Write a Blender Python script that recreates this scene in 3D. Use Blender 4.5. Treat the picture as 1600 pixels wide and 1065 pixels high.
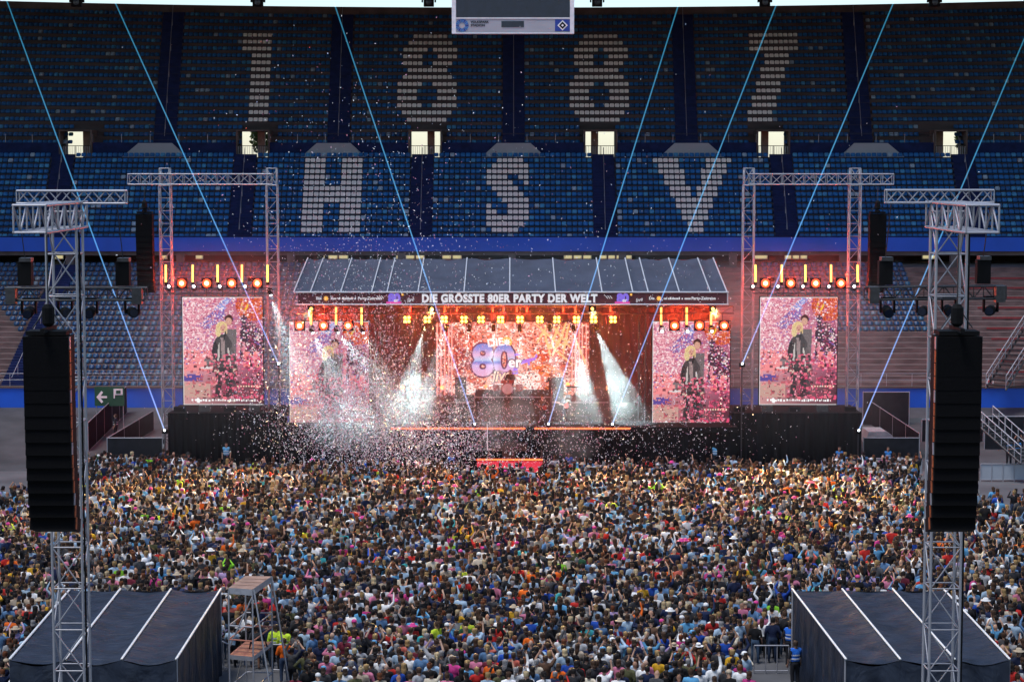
import bpy, bmesh, math, random
import numpy as np
from mathutils import Vector, Matrix, Euler

for o in list(bpy.data.objects):
    bpy.data.objects.remove(o, do_unlink=True)
scene = bpy.context.scene
col = scene.collection
rnd = random.Random(7)
nrs = np.random.RandomState(11)
R = math.radians

# ------------------------------------------------------------------ camera
CAM_H, FPX = 19.4, 3200.0
PITCH = math.atan(275.5 / FPX)
cam_data = bpy.data.cameras.new('camera')
cam_data.sensor_width = 36.0
cam_data.lens = 36.0 * FPX / 1600.0
cam_data.clip_start, cam_data.clip_end = 1.0, 3000.0
cam = bpy.data.objects.new('camera', cam_data)
cam.location = (0, 0, CAM_H)
cam.rotation_euler = (math.pi / 2 - PITCH, 0, 0)
col.objects.link(cam)
scene.camera = cam

# ------------------------------------------------------------------ sky, sun, exposure
world = bpy.data.worlds.new('World')
scene.world = world
world.use_nodes = True
SUN_ELEV, SUN_ROT = R(70), R(225)
wn = world.node_tree
bg = wn.nodes['Background']
sky = wn.nodes.new('ShaderNodeTexSky')
sky.sky_type = 'NISHITA'
sky.sun_disc = False
sky.sun_elevation, sky.sun_rotation = SUN_ELEV, SUN_ROT
sky.dust_density, sky.ozone_density = 0.6, 2.0
wn.links.new(sky.outputs[0], bg.inputs[0])
bg.inputs[1].default_value = 0.115
sun_data = bpy.data.lights.new('sun', 'SUN')
sun_data.energy = 1.5
sun_data.angle = R(20)
sun_data.color = (1.0, 0.98, 0.95)
sun = bpy.data.objects.new('sun', sun_data)
# the sky's sun_rotation turns clockwise from +Y
sdir = Vector((math.sin(SUN_ROT) * math.cos(SUN_ELEV), math.cos(SUN_ROT) * math.cos(SUN_ELEV), math.sin(SUN_ELEV)))
sun.rotation_euler = sdir.to_track_quat('Z', 'Y').to_euler()
sun.location = (0, 60, 120)
col.objects.link(sun)
vs = scene.view_settings
vs.view_transform = 'Standard'
vs.look = 'None'
vs.exposure = 0.74
vs.gamma = 1.0
vs.use_curve_mapping = False
scene.render.engine = 'CYCLES'
cy = scene.cycles
cy.use_denoising = True
cy.max_bounces = 6
cy.diffuse_bounces = 1
cy.glossy_bounces = 2
cy.transparent_max_bounces = 24
cy.volume_bounces = 0
cy.caustics_reflective = cy.caustics_refractive = False
cy.sample_clamp_indirect = 4.0

# ------------------------------------------------------------------ helpers
SP, CP = math.sin(PITCH), math.cos(PITCH)
def P(x, y, Y):
    """where a sight line meets the upright plane at distance Y: used to survey positions"""
    a, b = (532.5 - y) / FPX, (x - 800.0) / FPX
    t = Y / (CP + a * SP)
    return Vector((b * t, Y, CAM_H + t * (-SP + a * CP)))

def link(o, parent=None):
    col.objects.link(o)
    if parent is not None:
        o.parent = parent
        o.matrix_parent_inverse = Matrix.Translation(-world_loc(parent))
    return o
_WL = {}
def world_loc(o):
    return _WL.get(o.name, Vector((0, 0, 0)))
def thing(name, label, cat, loc=(0, 0, 0), group=None, kind=None):
    o = bpy.data.objects.new(name, None)
    o.empty_display_size = 0.3
    o.location = loc
    col.objects.link(o)
    _WL[o.name] = Vector(loc)
    return tag(o, label, cat, group, kind)
def tag(o, label=None, cat=None, group=None, kind=None):
    if label: o['label'] = label
    if cat: o['category'] = cat
    if group: o['group'] = group
    if kind: o['kind'] = kind
    return o

class MB:
    """collects faces; build() makes one mesh object"""
    def __init__(s): s.v, s.f, s.m = [], [], []
    def add(s, vs_, fs, mi=0):
        n = len(s.v)
        s.v += [tuple(p) for p in vs_]
        s.f += [tuple(i + n for i in f) for f in fs]
        s.m += [mi] * len(fs)
        return s
    def box(s, x0, x1, y0, y1, z0, z1, mi=0):
        v = [(x0,y0,z0),(x1,y0,z0),(x1,y1,z0),(x0,y1,z0),(x0,y0,z1),(x1,y0,z1),(x1,y1,z1),(x0,y1,z1)]
        return s.add(v, [(0,3,2,1),(4,5,6,7),(0,1,5,4),(1,2,6,5),(2,3,7,6),(3,0,4,7)], mi)
    def obox(s, M, sx, sy, sz, mi=0):
        v = [M @ Vector((a*sx/2, b*sy/2, c*sz/2)) for c in (-1,1) for b in (-1,1) for a in (-1,1)]
        return s.add(v, [(0,2,3,1),(4,5,7,6),(0,1,5,4),(1,3,7,5),(3,2,6,7),(2,0,4,6)], mi)
    def tube(s, p0, p1, r0, r1=None, n=8, mi=0, caps=True):
        p0, p1 = Vector(p0), Vector(p1)
        r1 = r0 if r1 is None else r1
        d = (p1 - p0).normalized()
        a = d.orthogonal().normalized(); b = d.cross(a)
        v = []
        for p, r in ((p0, r0), (p1, r1)):
            for k in range(n):
                t = 2 * math.pi * k / n
                v.append(p + (a * math.cos(t) + b * math.sin(t)) * r)
        f = [(k, (k+1) % n, n + (k+1) % n, n + k) for k in range(n)]
        if caps: f += [tuple(range(n))[::-1], tuple(range(n, 2*n))]
        return s.add(v, f, mi)
    def lathe(s, c, prof, n=12, axis='Z', mi=0):
        c = Vector(c); v = []
        for (r, h) in prof:
            for k in range(n):
                t = 2*math.pi*k/n
                q = (r*math.cos(t), r*math.sin(t), h)
                if axis == 'Y': q = (q[0], q[2], q[1])
                if axis == 'X': q = (q[2], q[0], q[1])
                v.append(c + Vector(q))
        f = []
        for i in range(len(prof)-1):
            for k in range(n):
                f.append((i*n+k, i*n+(k+1)%n, (i+1)*n+(k+1)%n, (i+1)*n+k))
        f += [tuple(range(n))[::-1], tuple(range((len(prof)-1)*n, len(prof)*n))]
        return s.add(v, f, mi)
    def prism(s, pts, y0, y1, mi=0):
        """polygon pts (x,z) extruded along Y"""
        n = len(pts)
        v = [(x, y0, z) for x, z in pts] + [(x, y1, z) for x, z in pts]
        f = [tuple(range(n)), tuple(range(n, 2*n))[::-1]] + [((k+1)%n, k, n+k, n+(k+1)%n) for k in range(n)]
        return s.add(v, f, mi)
    def mesh(s, name, mats=(), smooth=False):
        me = bpy.data.meshes.new(name)
        me.from_pydata([tuple(p) for p in s.v], [], s.f)
        for m in (mats if isinstance(mats, (list, tuple)) else [mats]): me.materials.append(m)
        me.polygons.foreach_set('material_index', s.m)
        if smooth: me.polygons.foreach_set('use_smooth', [True]*len(s.f))
        bm = bmesh.new(); bm.from_mesh(me); bmesh.ops.recalc_face_normals(bm, faces=bm.faces); bm.to_mesh(me); bm.free()
        me.update()
        return me
    def build(s, name, mats, parent=None, smooth=False):
        return link(bpy.data.objects.new(name, s.mesh(name, mats, smooth)), parent)

# ------------------------------------------------------------------ materials
def _nt(name):
    m = bpy.data.materials.new(name); m.use_nodes = True
    return m, m.node_tree, m.node_tree.nodes['Principled BSDF']
def mat(name, c, rough=0.6, metal=0.0, var=0.25, scale=3.0, bump=0.0, bscale=20.0, spec=None, stretch=None, c2=None):
    m, nt, b = _nt(name)
    tc = nt.nodes.new('ShaderNodeTexCoord')
    src = tc.outputs['Object']
    if stretch:
        mp = nt.nodes.new('ShaderNodeMapping'); mp.inputs['Scale'].default_value = stretch
        nt.links.new(src, mp.inputs[0]); src = mp.outputs[0]
    n = nt.nodes.new('ShaderNodeTexNoise'); n.inputs['Scale'].default_value = scale; n.inputs['Detail'].default_value = 6
    nt.links.new(src, n.inputs['Vector'])
    r = nt.nodes.new('ShaderNodeValToRGB')
    r.color_ramp.elements[0].position, r.color_ramp.elements[1].position = 0.3, 0.7
    r.color_ramp.elements[0].color = (*[x*(1-var) for x in (c2 or c)], 1)
    r.color_ramp.elements[1].color = (*[min(1, x*(1+var)) for x in c], 1)
    nt.links.new(n.outputs['Fac'], r.inputs[0]); nt.links.new(r.outputs[0], b.inputs['Base Color'])
    b.inputs['Roughness'].default_value = rough; b.inputs['Metallic'].default_value = metal
    if spec is None and max(c) < .03: spec = 0.12
    if spec is not None: b.inputs['Specular IOR Level'].default_value = spec
    if bump:
        n2 = nt.nodes.new('ShaderNodeTexNoise'); n2.inputs['Scale'].default_value = bscale; n2.inputs['Detail'].default_value = 4
        nt.links.new(src, n2.inputs['Vector'])
        bp = nt.nodes.new('ShaderNodeBump'); bp.inputs['Strength'].default_value = bump; bp.inputs['Distance'].default_value = 0.1
        nt.links.new(n2.outputs['Fac'], bp.inputs['Height']); nt.links.new(bp.outputs[0], b.inputs['Normal'])
    return m
def mat_obj(name, rough=0.8, var=0.25, scale=9.0):
    """colour comes from the object itself, broken up by fine noise"""
    m, nt, b = _nt(name)
    oi = nt.nodes.new('ShaderNodeObjectInfo'); tc = nt.nodes.new('ShaderNodeTexCoord')
    n = nt.nodes.new('ShaderNodeTexNoise'); n.inputs['Scale'].default_value = scale; n.inputs['Detail'].default_value = 3
    nt.links.new(tc.outputs['Object'], n.inputs['Vector'])
    mr = nt.nodes.new('ShaderNodeMapRange'); mr.inputs[1].default_value, mr.inputs[2].default_value = 0.3, 0.7
    mr.inputs[3].default_value, mr.inputs[4].default_value = 1-var, 1+var
    nt.links.new(n.outputs['Fac'], mr.inputs[0])
    mx = nt.nodes.new('ShaderNodeVectorMath'); mx.operation = 'SCALE'
    nt.links.new(oi.outputs['Color'], mx.inputs[0]); nt.links.new(mr.outputs[0], mx.inputs['Scale'])
    nt.links.new(mx.outputs[0], b.inputs['Base Color']); b.inputs['Roughness'].default_value = rough
    b.inputs['Specular IOR Level'].default_value = 0.25
    return m
def mat_attr(name, rough=0.8, emit=0.0, spec=0.25):
    """colour stored per face (a display's picture, the clothes of a crowd, paper of many colours)"""
    m, nt, b = _nt(name)
    a = nt.nodes.new('ShaderNodeAttribute'); a.attribute_name = 'col'
    if emit:
        b.inputs['Base Color'].default_value = (0.01, 0.01, 0.01, 1)
        nt.links.new(a.outputs['Color'], b.inputs['Emission Color']); b.inputs['Emission Strength'].default_value = emit
    else:
        nt.links.new(a.outputs['Color'], b.inputs['Base Color'])
    b.inputs['Roughness'].default_value = rough; b.inputs['Specular IOR Level'].default_value = spec
    return m
def mat_emit(name, c, s):
    m, nt, b = _nt(name)
    b.inputs['Base Color'].default_value = (*[x*0.5 for x in c], 1)
    b.inputs['Emission Color'].default_value = (*c, 1); b.inputs['Emission Strength'].default_value = s
    return m

M = {}
M['concrete'] = mat('concrete', (0.105, 0.075, 0.068), 0.85, var=0.35, scale=1.2, stretch=(0.3, 1, 1))
M['dark_concrete'] = mat('dark_concrete', (0.10, 0.085, 0.08), 0.9, var=0.35, scale=0.8)
M['deck_blue'] = mat('deck_blue', (0.008, 0.017, 0.075), 0.8, var=0.3, scale=1.5, spec=0.2)
M['fascia_blue'] = mat('fascia_blue', (0.006, 0.095, 0.60), 0.5, var=0.12, scale=0.4)
M['seat_blue'] = mat_attr('seat_blue', 0.38, spec=0.5)
M['seat_white'] = mat('seat_white', (0.74, 0.73, 0.70), 0.4, var=0.12, scale=5)
M['ground'] = mat('ground_panels', (0.10, 0.10, 0.108), 0.8, var=0.3, scale=0.35)
M['alu'] = mat('aluminium', (0.36, 0.36, 0.40), 0.42, 0.35, var=0.15, scale=6)
M['alu_dark'] = mat('black_truss', (0.05, 0.05, 0.055), 0.45, 0.4, var=0.3, scale=6)
M['black'] = mat('black_paint', (0.006, 0.006, 0.007), 0.7, var=0.3, scale=4)
M['grille'] = mat('speaker_grille', (0.0035, 0.0035, 0.0045), 0.9, var=0.4, scale=30, bump=0.2, bscale=120)
M['cloth_black'] = mat('black_cloth', (0.005, 0.005, 0.007), 0.9, var=0.4, scale=1.5, stretch=(2.5, 2.5, 0.2))
M['cloth_red'] = mat('wine_drape', (0.045, 0.008, 0.012), 0.9, var=0.5, scale=1.5, stretch=(3, 3, 0.15))
M['tarp_grey'] = mat('grey_tarp', (0.055, 0.065, 0.10), 0.5, var=0.2, scale=0.7, bump=0.25, bscale=1.2)
M['seam'] = mat('pale_seam', (0.55, 0.56, 0.60), 0.5, var=0.1)
M['white_paint'] = mat('white_paint', (0.72, 0.74, 0.76), 0.5, var=0.1)
M['grey_panel'] = mat('grey_panel', (0.36, 0.38, 0.42), 0.5, var=0.08, scale=0.5)
M['glass_dark'] = mat('dark_screen', (0.008, 0.013, 0.03), 0.25, var=0.2)
M['lit_rigging'] = mat('orange_lit_rigging', (0.42, 0.10, 0.03), 0.5, 0.2, var=0.5, scale=12)  # red stage light on the speaker sides, put into the metal's colour
M['wood_red'] = mat('red_plywood', (0.42, 0.15, 0.10), 0.7, var=0.25, scale=2.5)
M['wood'] = mat('brown_plywood', (0.33, 0.20, 0.15), 0.7, var=0.25, scale=2.5)
M['membrane'] = mat('roof_membrane', (0.45, 0.45, 0.44), 0.7, var=0.1, scale=0.1)
M['green_sign'] = mat('green_sign', (0.012, 0.07, 0.035), 0.5, var=0.1)
M['banner'] = mat('maroon_banner', (0.085, 0.018, 0.028), 0.7, var=0.2, scale=0.8)
M['skin'] = mat_obj('skin', 0.6, 0.1); M['cloth'] = mat_obj('clothing', 0.85, 0.25, 7); M['hair'] = mat_obj('hair', 0.6, 0.35, 25)
M['crowd'] = mat_attr('crowd_colours', 0.75)
M['paper'] = mat_attr('confetti_paper', 0.6)
M['screen'] = mat_attr('led_picture', emit=0.60)
M['screen_main'] = mat_attr('led_wall_picture', emit=0.80)
M['amber'] = mat_emit('amber_tube', (1.0, 0.50, 0.10), 2.2)
M['amber_cell'] = mat_emit('amber_cell', (1.0, 0.52, 0.10), 3.2)
M['red_lamp'] = mat_emit('red_blinder', (1.0, 0.055, 0.012), 2.6); M['red_core'] = mat_emit('blinder_core', (1.0, 0.55, 0.25), 5.0)
M['red_tube'] = mat_emit('red_tube', (1.0, 0.05, 0.02), 2.5)
M['white_lens'] = mat_emit('white_lens', (0.85, 0.92, 1.0), 5.0)
M['strip'] = mat_emit('orange_led_strip', (1.0, 0.11, 0.03), 2.0)
M['pink_line'] = mat_emit('pink_led_line', (1.0, 0.36, 0.32), 0.9)
M['lit_window'] = mat_emit('lit_window', (0.95, 0.85, 0.45), 0.35)

# ------------------------------------------------------------------ shared bars and trusses
_BAR = {}
def bar_mesh(mt, n=6):
    k = (mt.name, n)
    if k not in _BAR:
        _BAR[k] = MB().tube((0,0,0), (0,0,1), 1, n=n).mesh('bar', mt, True)
    return _BAR[k]
def bar(name, p0, p1, r, mt, parent, n=6):
    p0, p1 = Vector(p0), Vector(p1); d = p1 - p0
    o = bpy.data.objects.new(name, bar_mesh(mt, n))
    o.matrix_world = Matrix.Translation(p0) @ d.to_track_quat('Z', 'Y').to_matrix().to_4x4() @ Matrix.Diagonal((r, r, d.length, 1))
    return link(o, parent)
def truss(parent, p0, p1, w, bays, mt, ref=(0,1,0), rc=0.03, rb=0.016, h=None, cross=False, ends=True, sides=4, phase=0):
    """box truss: four chords and one brace for each bay of each face"""
    p0, p1 = Vector(p0), Vector(p1); d = (p1-p0).normalized()
    a = Vector(ref); a = (a - d*a.dot(d)).normalized(); b = d.cross(a); h = h or w
    cor = [a*(w/2)*s + b*(h/2)*t for s, t in ((-1,-1),(1,-1),(1,1),(-1,1))]
    for c in cor: bar('chord', p0+c, p1+c, rc, mt, parent)
    for i in range(bays):
        q0, q1 = p0.lerp(p1, i/bays), p0.lerp(p1, (i+1)/bays)
        for k in range(sides):
            c0, c1 = cor[k], cor[(k+1) % 4]
            if (i + k + phase) % 2: c0, c1 = c1, c0
            bar('brace', q0+c0, q1+c1, rb, mt, parent, 5)
            if cross and k in (0, 2): bar('brace', q0+c1, q1+c0, rb, mt, parent, 5)
            if ends or i == 0: bar('rung', q0+cor[k], q0+cor[(k+1) % 4], rb, mt, parent, 5)
    for k in range(4): bar('rung', p1+cor[k], p1+cor[(k+1)%4], rb, mt, parent, 5)

def rail(parent, pts, h=1.05, n_posts=6, r=0.025, mt=None, mid=1, name='rail'):
    mt = mt or M['alu']
    pts = [Vector(p) for p in pts]
    for a, b in zip(pts[:-1], pts[1:]):
        for k in range(1, mid+2):
            up = Vector((0, 0, h*k/(mid+1)))
            bar(name, a+up, b+up, r, mt, parent)
        for i in range(n_posts):
            q = a.lerp(b, i/(n_posts-1)); bar('post', q, q+Vector((0,0,h)), r, mt, parent)

def text_mesh(s, size, off=0.0, ext=0.01, shear=0.0, spacing=1.0, align='CENTER'):
    cu = bpy.data.curves.new('lettering', 'FONT'); cu.body = s; cu.size = size; cu.offset = off; cu.extrude = ext
    cu.align_x = align; cu.align_y = 'CENTER'; cu.shear = shear; cu.space_character = spacing; cu.resolution_u = 3
    ob = bpy.data.objects.new('lettering', cu); col.objects.link(ob)
    dg = bpy.context.evaluated_depsgraph_get()
    me = bpy.data.meshes.new_from_object(ob.evaluated_get(dg))
    bpy.data.objects.remove(ob, do_unlink=True); bpy.data.curves.remove(cu)
    return me
def lettering(name, s, loc, size, mt, parent, off=0.0, rotz=0.0, sx=1.0, tilt=0.0, **kw):
    me = text_mesh(s, size, off, **kw); me.materials.clear(); me.materials.append(mt)
    o = bpy.data.objects.new(name, me)
    o.matrix_world = Matrix.Translation(Vector(loc)) @ Euler((math.pi/2, 0, 0)).to_matrix().to_4x4() @ Matrix.Rotation(tilt, 4, 'Z') @ Matrix.Diagonal((sx,1,1,1))
    return link(o, parent)

def joined(name, templates, items, mt, parent=None, smooth=False):
    """many small copies in one mesh. templates: list of (V, faces, region); items: (template, 3x3, t, palette[region]->rgb)"""
    Vs, Ls, St, Tot, Cs = [], [], [], [], []
    nv = nl = 0
    tp = []
    for V, F, reg in templates:
        V = np.asarray(V, np.float64); lt = np.array([len(f) for f in F]); lo = np.array([i for f in F for i in f])
        st = np.concatenate([[0], np.cumsum(lt)[:-1]])
        tp.append((V, lo, st, lt, np.asarray(reg)))
    for k, A, t, pal in items:
        V, lo, st, lt, reg = tp[k]
        Vs.append(V @ np.asarray(A).T + t); Ls.append(lo + nv); St.append(st + nl); Tot.append(lt)
        Cs.append(np.asarray(pal)[reg]); nv += len(V); nl += len(lo)
    Vs, Ls, St, Tot, Cs = map(np.concatenate, (Vs, Ls, St, Tot, Cs))
    me = bpy.data.meshes.new(name)
    me.vertices.add(len(Vs)); me.vertices.foreach_set('co', Vs.astype(np.float32).ravel())
    me.loops.add(len(Ls)); me.loops.foreach_set('vertex_index', Ls.astype(np.int32))
    me.polygons.add(len(St)); me.polygons.foreach_set('loop_start', St.astype(np.int32)); me.polygons.foreach_set('loop_total', Tot.astype(np.int32))
    me.update(calc_edges=True)
    if smooth: me.polygons.foreach_set('use_smooth', np.ones(len(St), bool))
    at = me.attributes.new('col', 'FLOAT_COLOR', 'FACE')
    at.data.foreach_set('color', np.concatenate([Cs, np.ones((len(Cs), 1))], 1).astype(np.float32).ravel())
    me.materials.append(mt)
    return link(bpy.data.objects.new(name, me), parent)

# ================================================================== THE SETTING
g = MB()
g.add([(-900, -500, 0), (900, -500, 0), (900, 1800, 0), (-900, 1800, 0)], [(0, 1, 2, 3)])
ground = g.build('ground', M['ground']); tag(ground, 'grey paved stadium ground under the crowd', None, kind='structure')

for X0, X1 in ((-60, -21.5), (21.5, 60)):
    b = MB(); b.add([(X0,129,0.004),(X1,129,0.004),(X1,145.45,2.1),(X0,145.45,2.1),(X0,145.45,-.2),(X1,145.45,-.2)], [(0,1,2,3),(0,4,5,1),(0,3,4),(1,5,2)])
    o = b.build('path', bpy.data.materials.get('dark_asphalt') or mat('dark_asphalt', (.055, .056, .062), .85, var=.35, scale=.5)); tag(o, 'grey paved slope between pitch and the %s lower stand' % ('left' if X0 < 0 else 'right'), None, kind='structure')
# the membrane roof ring over the stands: open above the pitch
rf = MB()
inn = [(-50, 26), (50, 26), (50, 155), (-50, 155)]; out = [(-95, -45), (95, -45), (95, 226), (-95, 226)]
rv = [(x, y, 36.0) for x, y in inn] + [(x, y, 43.0) for x, y in out]
rv += [(x, y, z + 0.25) for x, y, z in rv]
rf.add(rv, [(0,1,5,4),(1,2,6,5),(2,3,7,6),(3,0,4,7)])
rf.add(rv, [(8,12,13,9),(9,13,14,10),(10,14,15,11),(11,15,12,8),(0,8,9,1),(1,9,10,2),(2,10,11,3),(3,11,8,0)])
roof = rf.build('stadium_roof', M['membrane'])
tag(roof, 'pale membrane roof ring above the stands', None, kind='structure')

# ---- seats
def seat_template(w=0.40, h=0.33):
    V, F, reg = [], [], []
    def plate(pts, y0, y1, dy=0.0):
        n0 = len(V); n = len(pts)
        for x, z in pts: V.append((x, y0 + dy*z, z))
        for x, z in pts: V.append((x, y1 + dy*z, z))
        F.append(tuple(range(n0, n0+n)))
        for k in range(n): F.append((n0+(k+1)%n, n0+k, n0+n+k, n0+n+(k+1)%n))
        reg.extend([0]*(n+1))
    a = w/2
    plate([(-a,0.12),(a,0.12),(a,h*0.93),(a*0.72,h+0.05),(-a*0.72,h+0.05),(-a,h*0.93)], 0.0, 0.05, 0.12)   # backrest
    plate([(-a*0.9,0.05),(a*0.9,0.05),(a*0.93,h*0.78),(-a*0.93,h*0.78)], -0.13, -0.06, 0.10)               # folded-up pan
    return np.array(V), F, reg
SEAT = seat_template()
def seat_mesh(name, mt):
    V, F, reg = SEAT
    me = bpy.data.meshes.new(name); me.from_pydata([tuple(v) for v in V], [], F); me.materials.append(mt); me.update(); return me
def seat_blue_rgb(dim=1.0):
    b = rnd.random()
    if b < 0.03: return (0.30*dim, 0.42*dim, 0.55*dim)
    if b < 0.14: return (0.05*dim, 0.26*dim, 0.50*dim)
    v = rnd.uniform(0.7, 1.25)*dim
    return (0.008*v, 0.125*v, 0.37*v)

def strip(mb, x0, x1, y0, y1, zb, zt, curve, n=14, mi=0):
    """a long step, rising a little towards both ends of the stand"""
    xs = np.linspace(x0, x1, max(2, int(n*(x1-x0)/100)+2))
    v, f = [], []
    for x in xs:
        c = curve*(x/50.0)**2
        v += [(x,y0,zb+c),(x,y1,zb+c),(x,y1,zt+c),(x,y0,zt+c)]
    for i in range(len(xs)-1):
        a, b = 4*i, 4*i+4
        f += [(a,a+3,b+3,b),(a+3,a+2,b+2,b+3),(a+2,a+1,b+1,b+2),(a+1,a,b,b+1)]
    f += [(0,1,2,3), (len(v)-1,len(v)-2,len(v)-3,len(v)-4)]
    mb.add(v, f, mi)

def tier(root, rows, y0, dy, z0, dz, xmax, aisles, aisle_w, pitch, white, curve=0.0, step_mat=None, skip=None, has_seat=None, seat_tone=1.0, part_cap=300, fan=0.0):
    """terrace steps, aisle stairs, and seats; white maps (row) -> set of (block, column)"""
    wm = seat_mesh('seat', M['seat_white'])
    items, singles = [], 0
    edges = [-xmax] + [e for a in aisles for e in (a-aisle_w/2, a+aisle_w/2)] + [xmax]
    blocks = [(edges[i], edges[i+1]) for i in range(0, len(edges), 2)]
    for r in range(rows):
        Y, Z = y0 + r*dy, z0 + r*dz
        cv = curve*r/rows
        st = MB()
        segs = [(-xmax, xmax)]
        for (sx0, sx1, rmax) in (skip or []):
            if r < rmax:
                segs = [q for a, b in segs for q in ([(a, sx0), (sx1, b)] if a < sx0 and sx1 < b else [(a, b)])]
        for a, b in segs: strip(st, a, b, Y-0.16, Y+dy-0.16, Z-dz-0.12, Z, cv)
        st.build('terrace_step', step_mat or M['concrete'], root)
        for bi, (a, b) in enumerate(blocks):
            n = int(round((b-a-0.1)/pitch)); off = (b-a-n*pitch)/2
            for c in range(n):
                x = a + off + (c+0.5)*pitch
                if any(sx0-0.2 < x < sx1+0.2 and r < rm for sx0, sx1, rm in (skip or [])): continue
                if has_seat and not has_seat(x, r): continue
                x *= 1 + fan*(r-rows/2)
                zz = Z + cv*(x/50.0)**2
                t = (x + rnd.uniform(-.008, .008), Y+0.33, zz)
                w = (bi, c) in white.get(r, ())
                if w and singles < part_cap:
                    o = bpy.data.objects.new('seat', wm); o.location = t; link(o, root); singles += 1
                else:
                    pal = [(0.72, 0.71, 0.68)] if w else [seat_blue_rgb(seat_tone)]  # blue seats darkened by one factor per tier
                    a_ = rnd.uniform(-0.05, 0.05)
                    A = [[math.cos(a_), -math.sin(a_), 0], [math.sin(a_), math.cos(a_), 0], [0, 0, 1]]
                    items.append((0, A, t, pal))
    s = joined('seat_rows', [SEAT], items, M['seat_blue'], root); s['kind'] = 'stuff'
    for a in aisles:                                     # aisle stairs: two flights split by a handrail
        am = MB()
        for r in range(rows):
            if any(sx0 < a < sx1 and r < rm for sx0, sx1, rm in (skip or [])): continue
            Y, Z = y0 + r*dy, z0 + r*dz; c = curve*r/rows*(a/50.0)**2
            af = a*(1+fan*(r-rows/2))
            am.box(af-aisle_w/2+0.05, af+aisle_w/2-0.05, Y-0.18, Y+dy/2-0.16, Z-0.3+c, Z+0.02+c)
            am.box(af-aisle_w/2+0.05, af+aisle_w/2-0.05, Y+dy/2-0.16, Y+dy-0.14, Z-0.3+c, Z+dz/2+0.02+c)
        am.build('aisle_stairs', M['deck_blue'], root)
        c = curve*(a/50.0)**2
        p0, p1 = Vector((a*(1-fan*rows/2), y0, z0+0.75)), Vector((a*(1+fan*rows/2), y0+rows*dy-0.6, z0+rows*dz+0.35+c))
        bar('handrail', p0, p1, 0.028, M['alu'], root)
        for k in range(5):
            q = p0.lerp(p1, (k+0.5)/5); bar('post', q-Vector((0,0,0.8)), q, 0.025, M['alu'], root)
    return blocks

def span(*ab): return [c for a, b in zip(ab[::2], ab[1::2]) for c in range(a, b+1)]
H_ = {r: span(0,3,7,10) for r in range(1, 14)}; H_.update({r: span(0,10) for r in (6,7,8)})
S_ = {13: span(2,6), 12: span(1,7), 11: span(0,7), 10: span(0,3,6,7), 9: span(0,4,7,7), 8: span(1,5), 7: span(2,6), 6: span(3,7),
      5: span(0,0,4,7), 4: span(0,1,4,7), 3: span(0,7), 2: span(0,6), 1: span(1,5)}
V_ = {13: span(0,4,10,14), 12: span(1,4,10,13), 11: span(1,5,9,13), 10: span(2,5,9,12), 9: span(2,5,9,12), 8: span(3,6,8,11), 7: span(3,6,8,11),
      6: span(4,10), 5: span(4,10), 4: span(5,9), 3: span(5,9), 2: span(6,8), 1: span(6,8)}
mid_white = {r: {(2, 9+c) for c in H_[r]} | {(3, 10+c) for c in S_[r]} | {(4, 7+c) for c in V_[r]} for r in range(1, 14)}
E_ = [span(3,9), span(2,10), span(1,5,7,11), span(1,4,8,11), span(1,4,7,10), span(2,9), span(1,10), span(0,4,7,11), span(0,3,8,11), span(0,3,8,11),
      span(0,4,7,11), span(1,10), span(2,9)]
O_ = [span(0,5)]*3 + [span(2,5)]*10
N_ = [span(0,9)]*3 + [span(3,7)]*2 + [span(2,6)]*2 + [span(1,5)]*2 + [span(0,4)]*2 + [span(-1,3)]*2
up_white = {15-t: {(1, 12+c) for c in O_[t]} | {(2, 9+c) for c in E_[t]} | {(3, 9+c) for c in E_[t]} | {(4, 11+c) for c in N_[t]} for t in range(13)}

MID_A = [-38.9, -23.1, -7.75, 7.9, 23.3, 39.1]
UP_A = [-31.8, -15.9, 0.15, 16.0, 32.0]
PORT_W = 2.7
mid = thing('seating_tier', 'blue seating tier with white seats spelling HSV above a plain blue front', 'grandstand', (0, 170, 12))
MIDB = tier(mid, 15, 170.0, 0.8, 13.28, 0.483, 58, MID_A, 2.0, 0.458, mid_white, fan=.0026, step_mat=mat('dark_blue_concrete', (.022, .026, .045), .85, var=.35, scale=1.2, stretch=(.3, 1, 1)))
fa = MB(); fa.box(-58, 58, 169.35, 169.62, 12.25, 13.42)
fa.build('front_panel', M['fascia_blue'], mid)
fl = MB(); fl.box(-58, 58, 169.3, 169.68, 13.42, 13.50); fl.build('coping', M['deck_blue'], mid)
so = MB(); so.box(-58, 58, 169.62, 184.5, 11.9, 12.24); so.build('underside_slab', M['dark_concrete'], mid)

upt = thing('seating_tier', 'dark upper seating tier with white seats spelling 1887', 'grandstand', (0, 184, 20))
skip = [(a-PORT_W/2, a+PORT_W/2, 3) for a in MID_A]
UPB = tier(upt, 19, 184.0, 0.8, 21.2, 0.672, 62, UP_A, 2.1, 0.462, up_white, curve=0.75, skip=skip, seat_tone=0.72, fan=.0024, step_mat=mat('upper_concrete', (.050, .040, .042), .88, var=.4, scale=1.2, stretch=(.3, 1, 1)))
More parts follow.
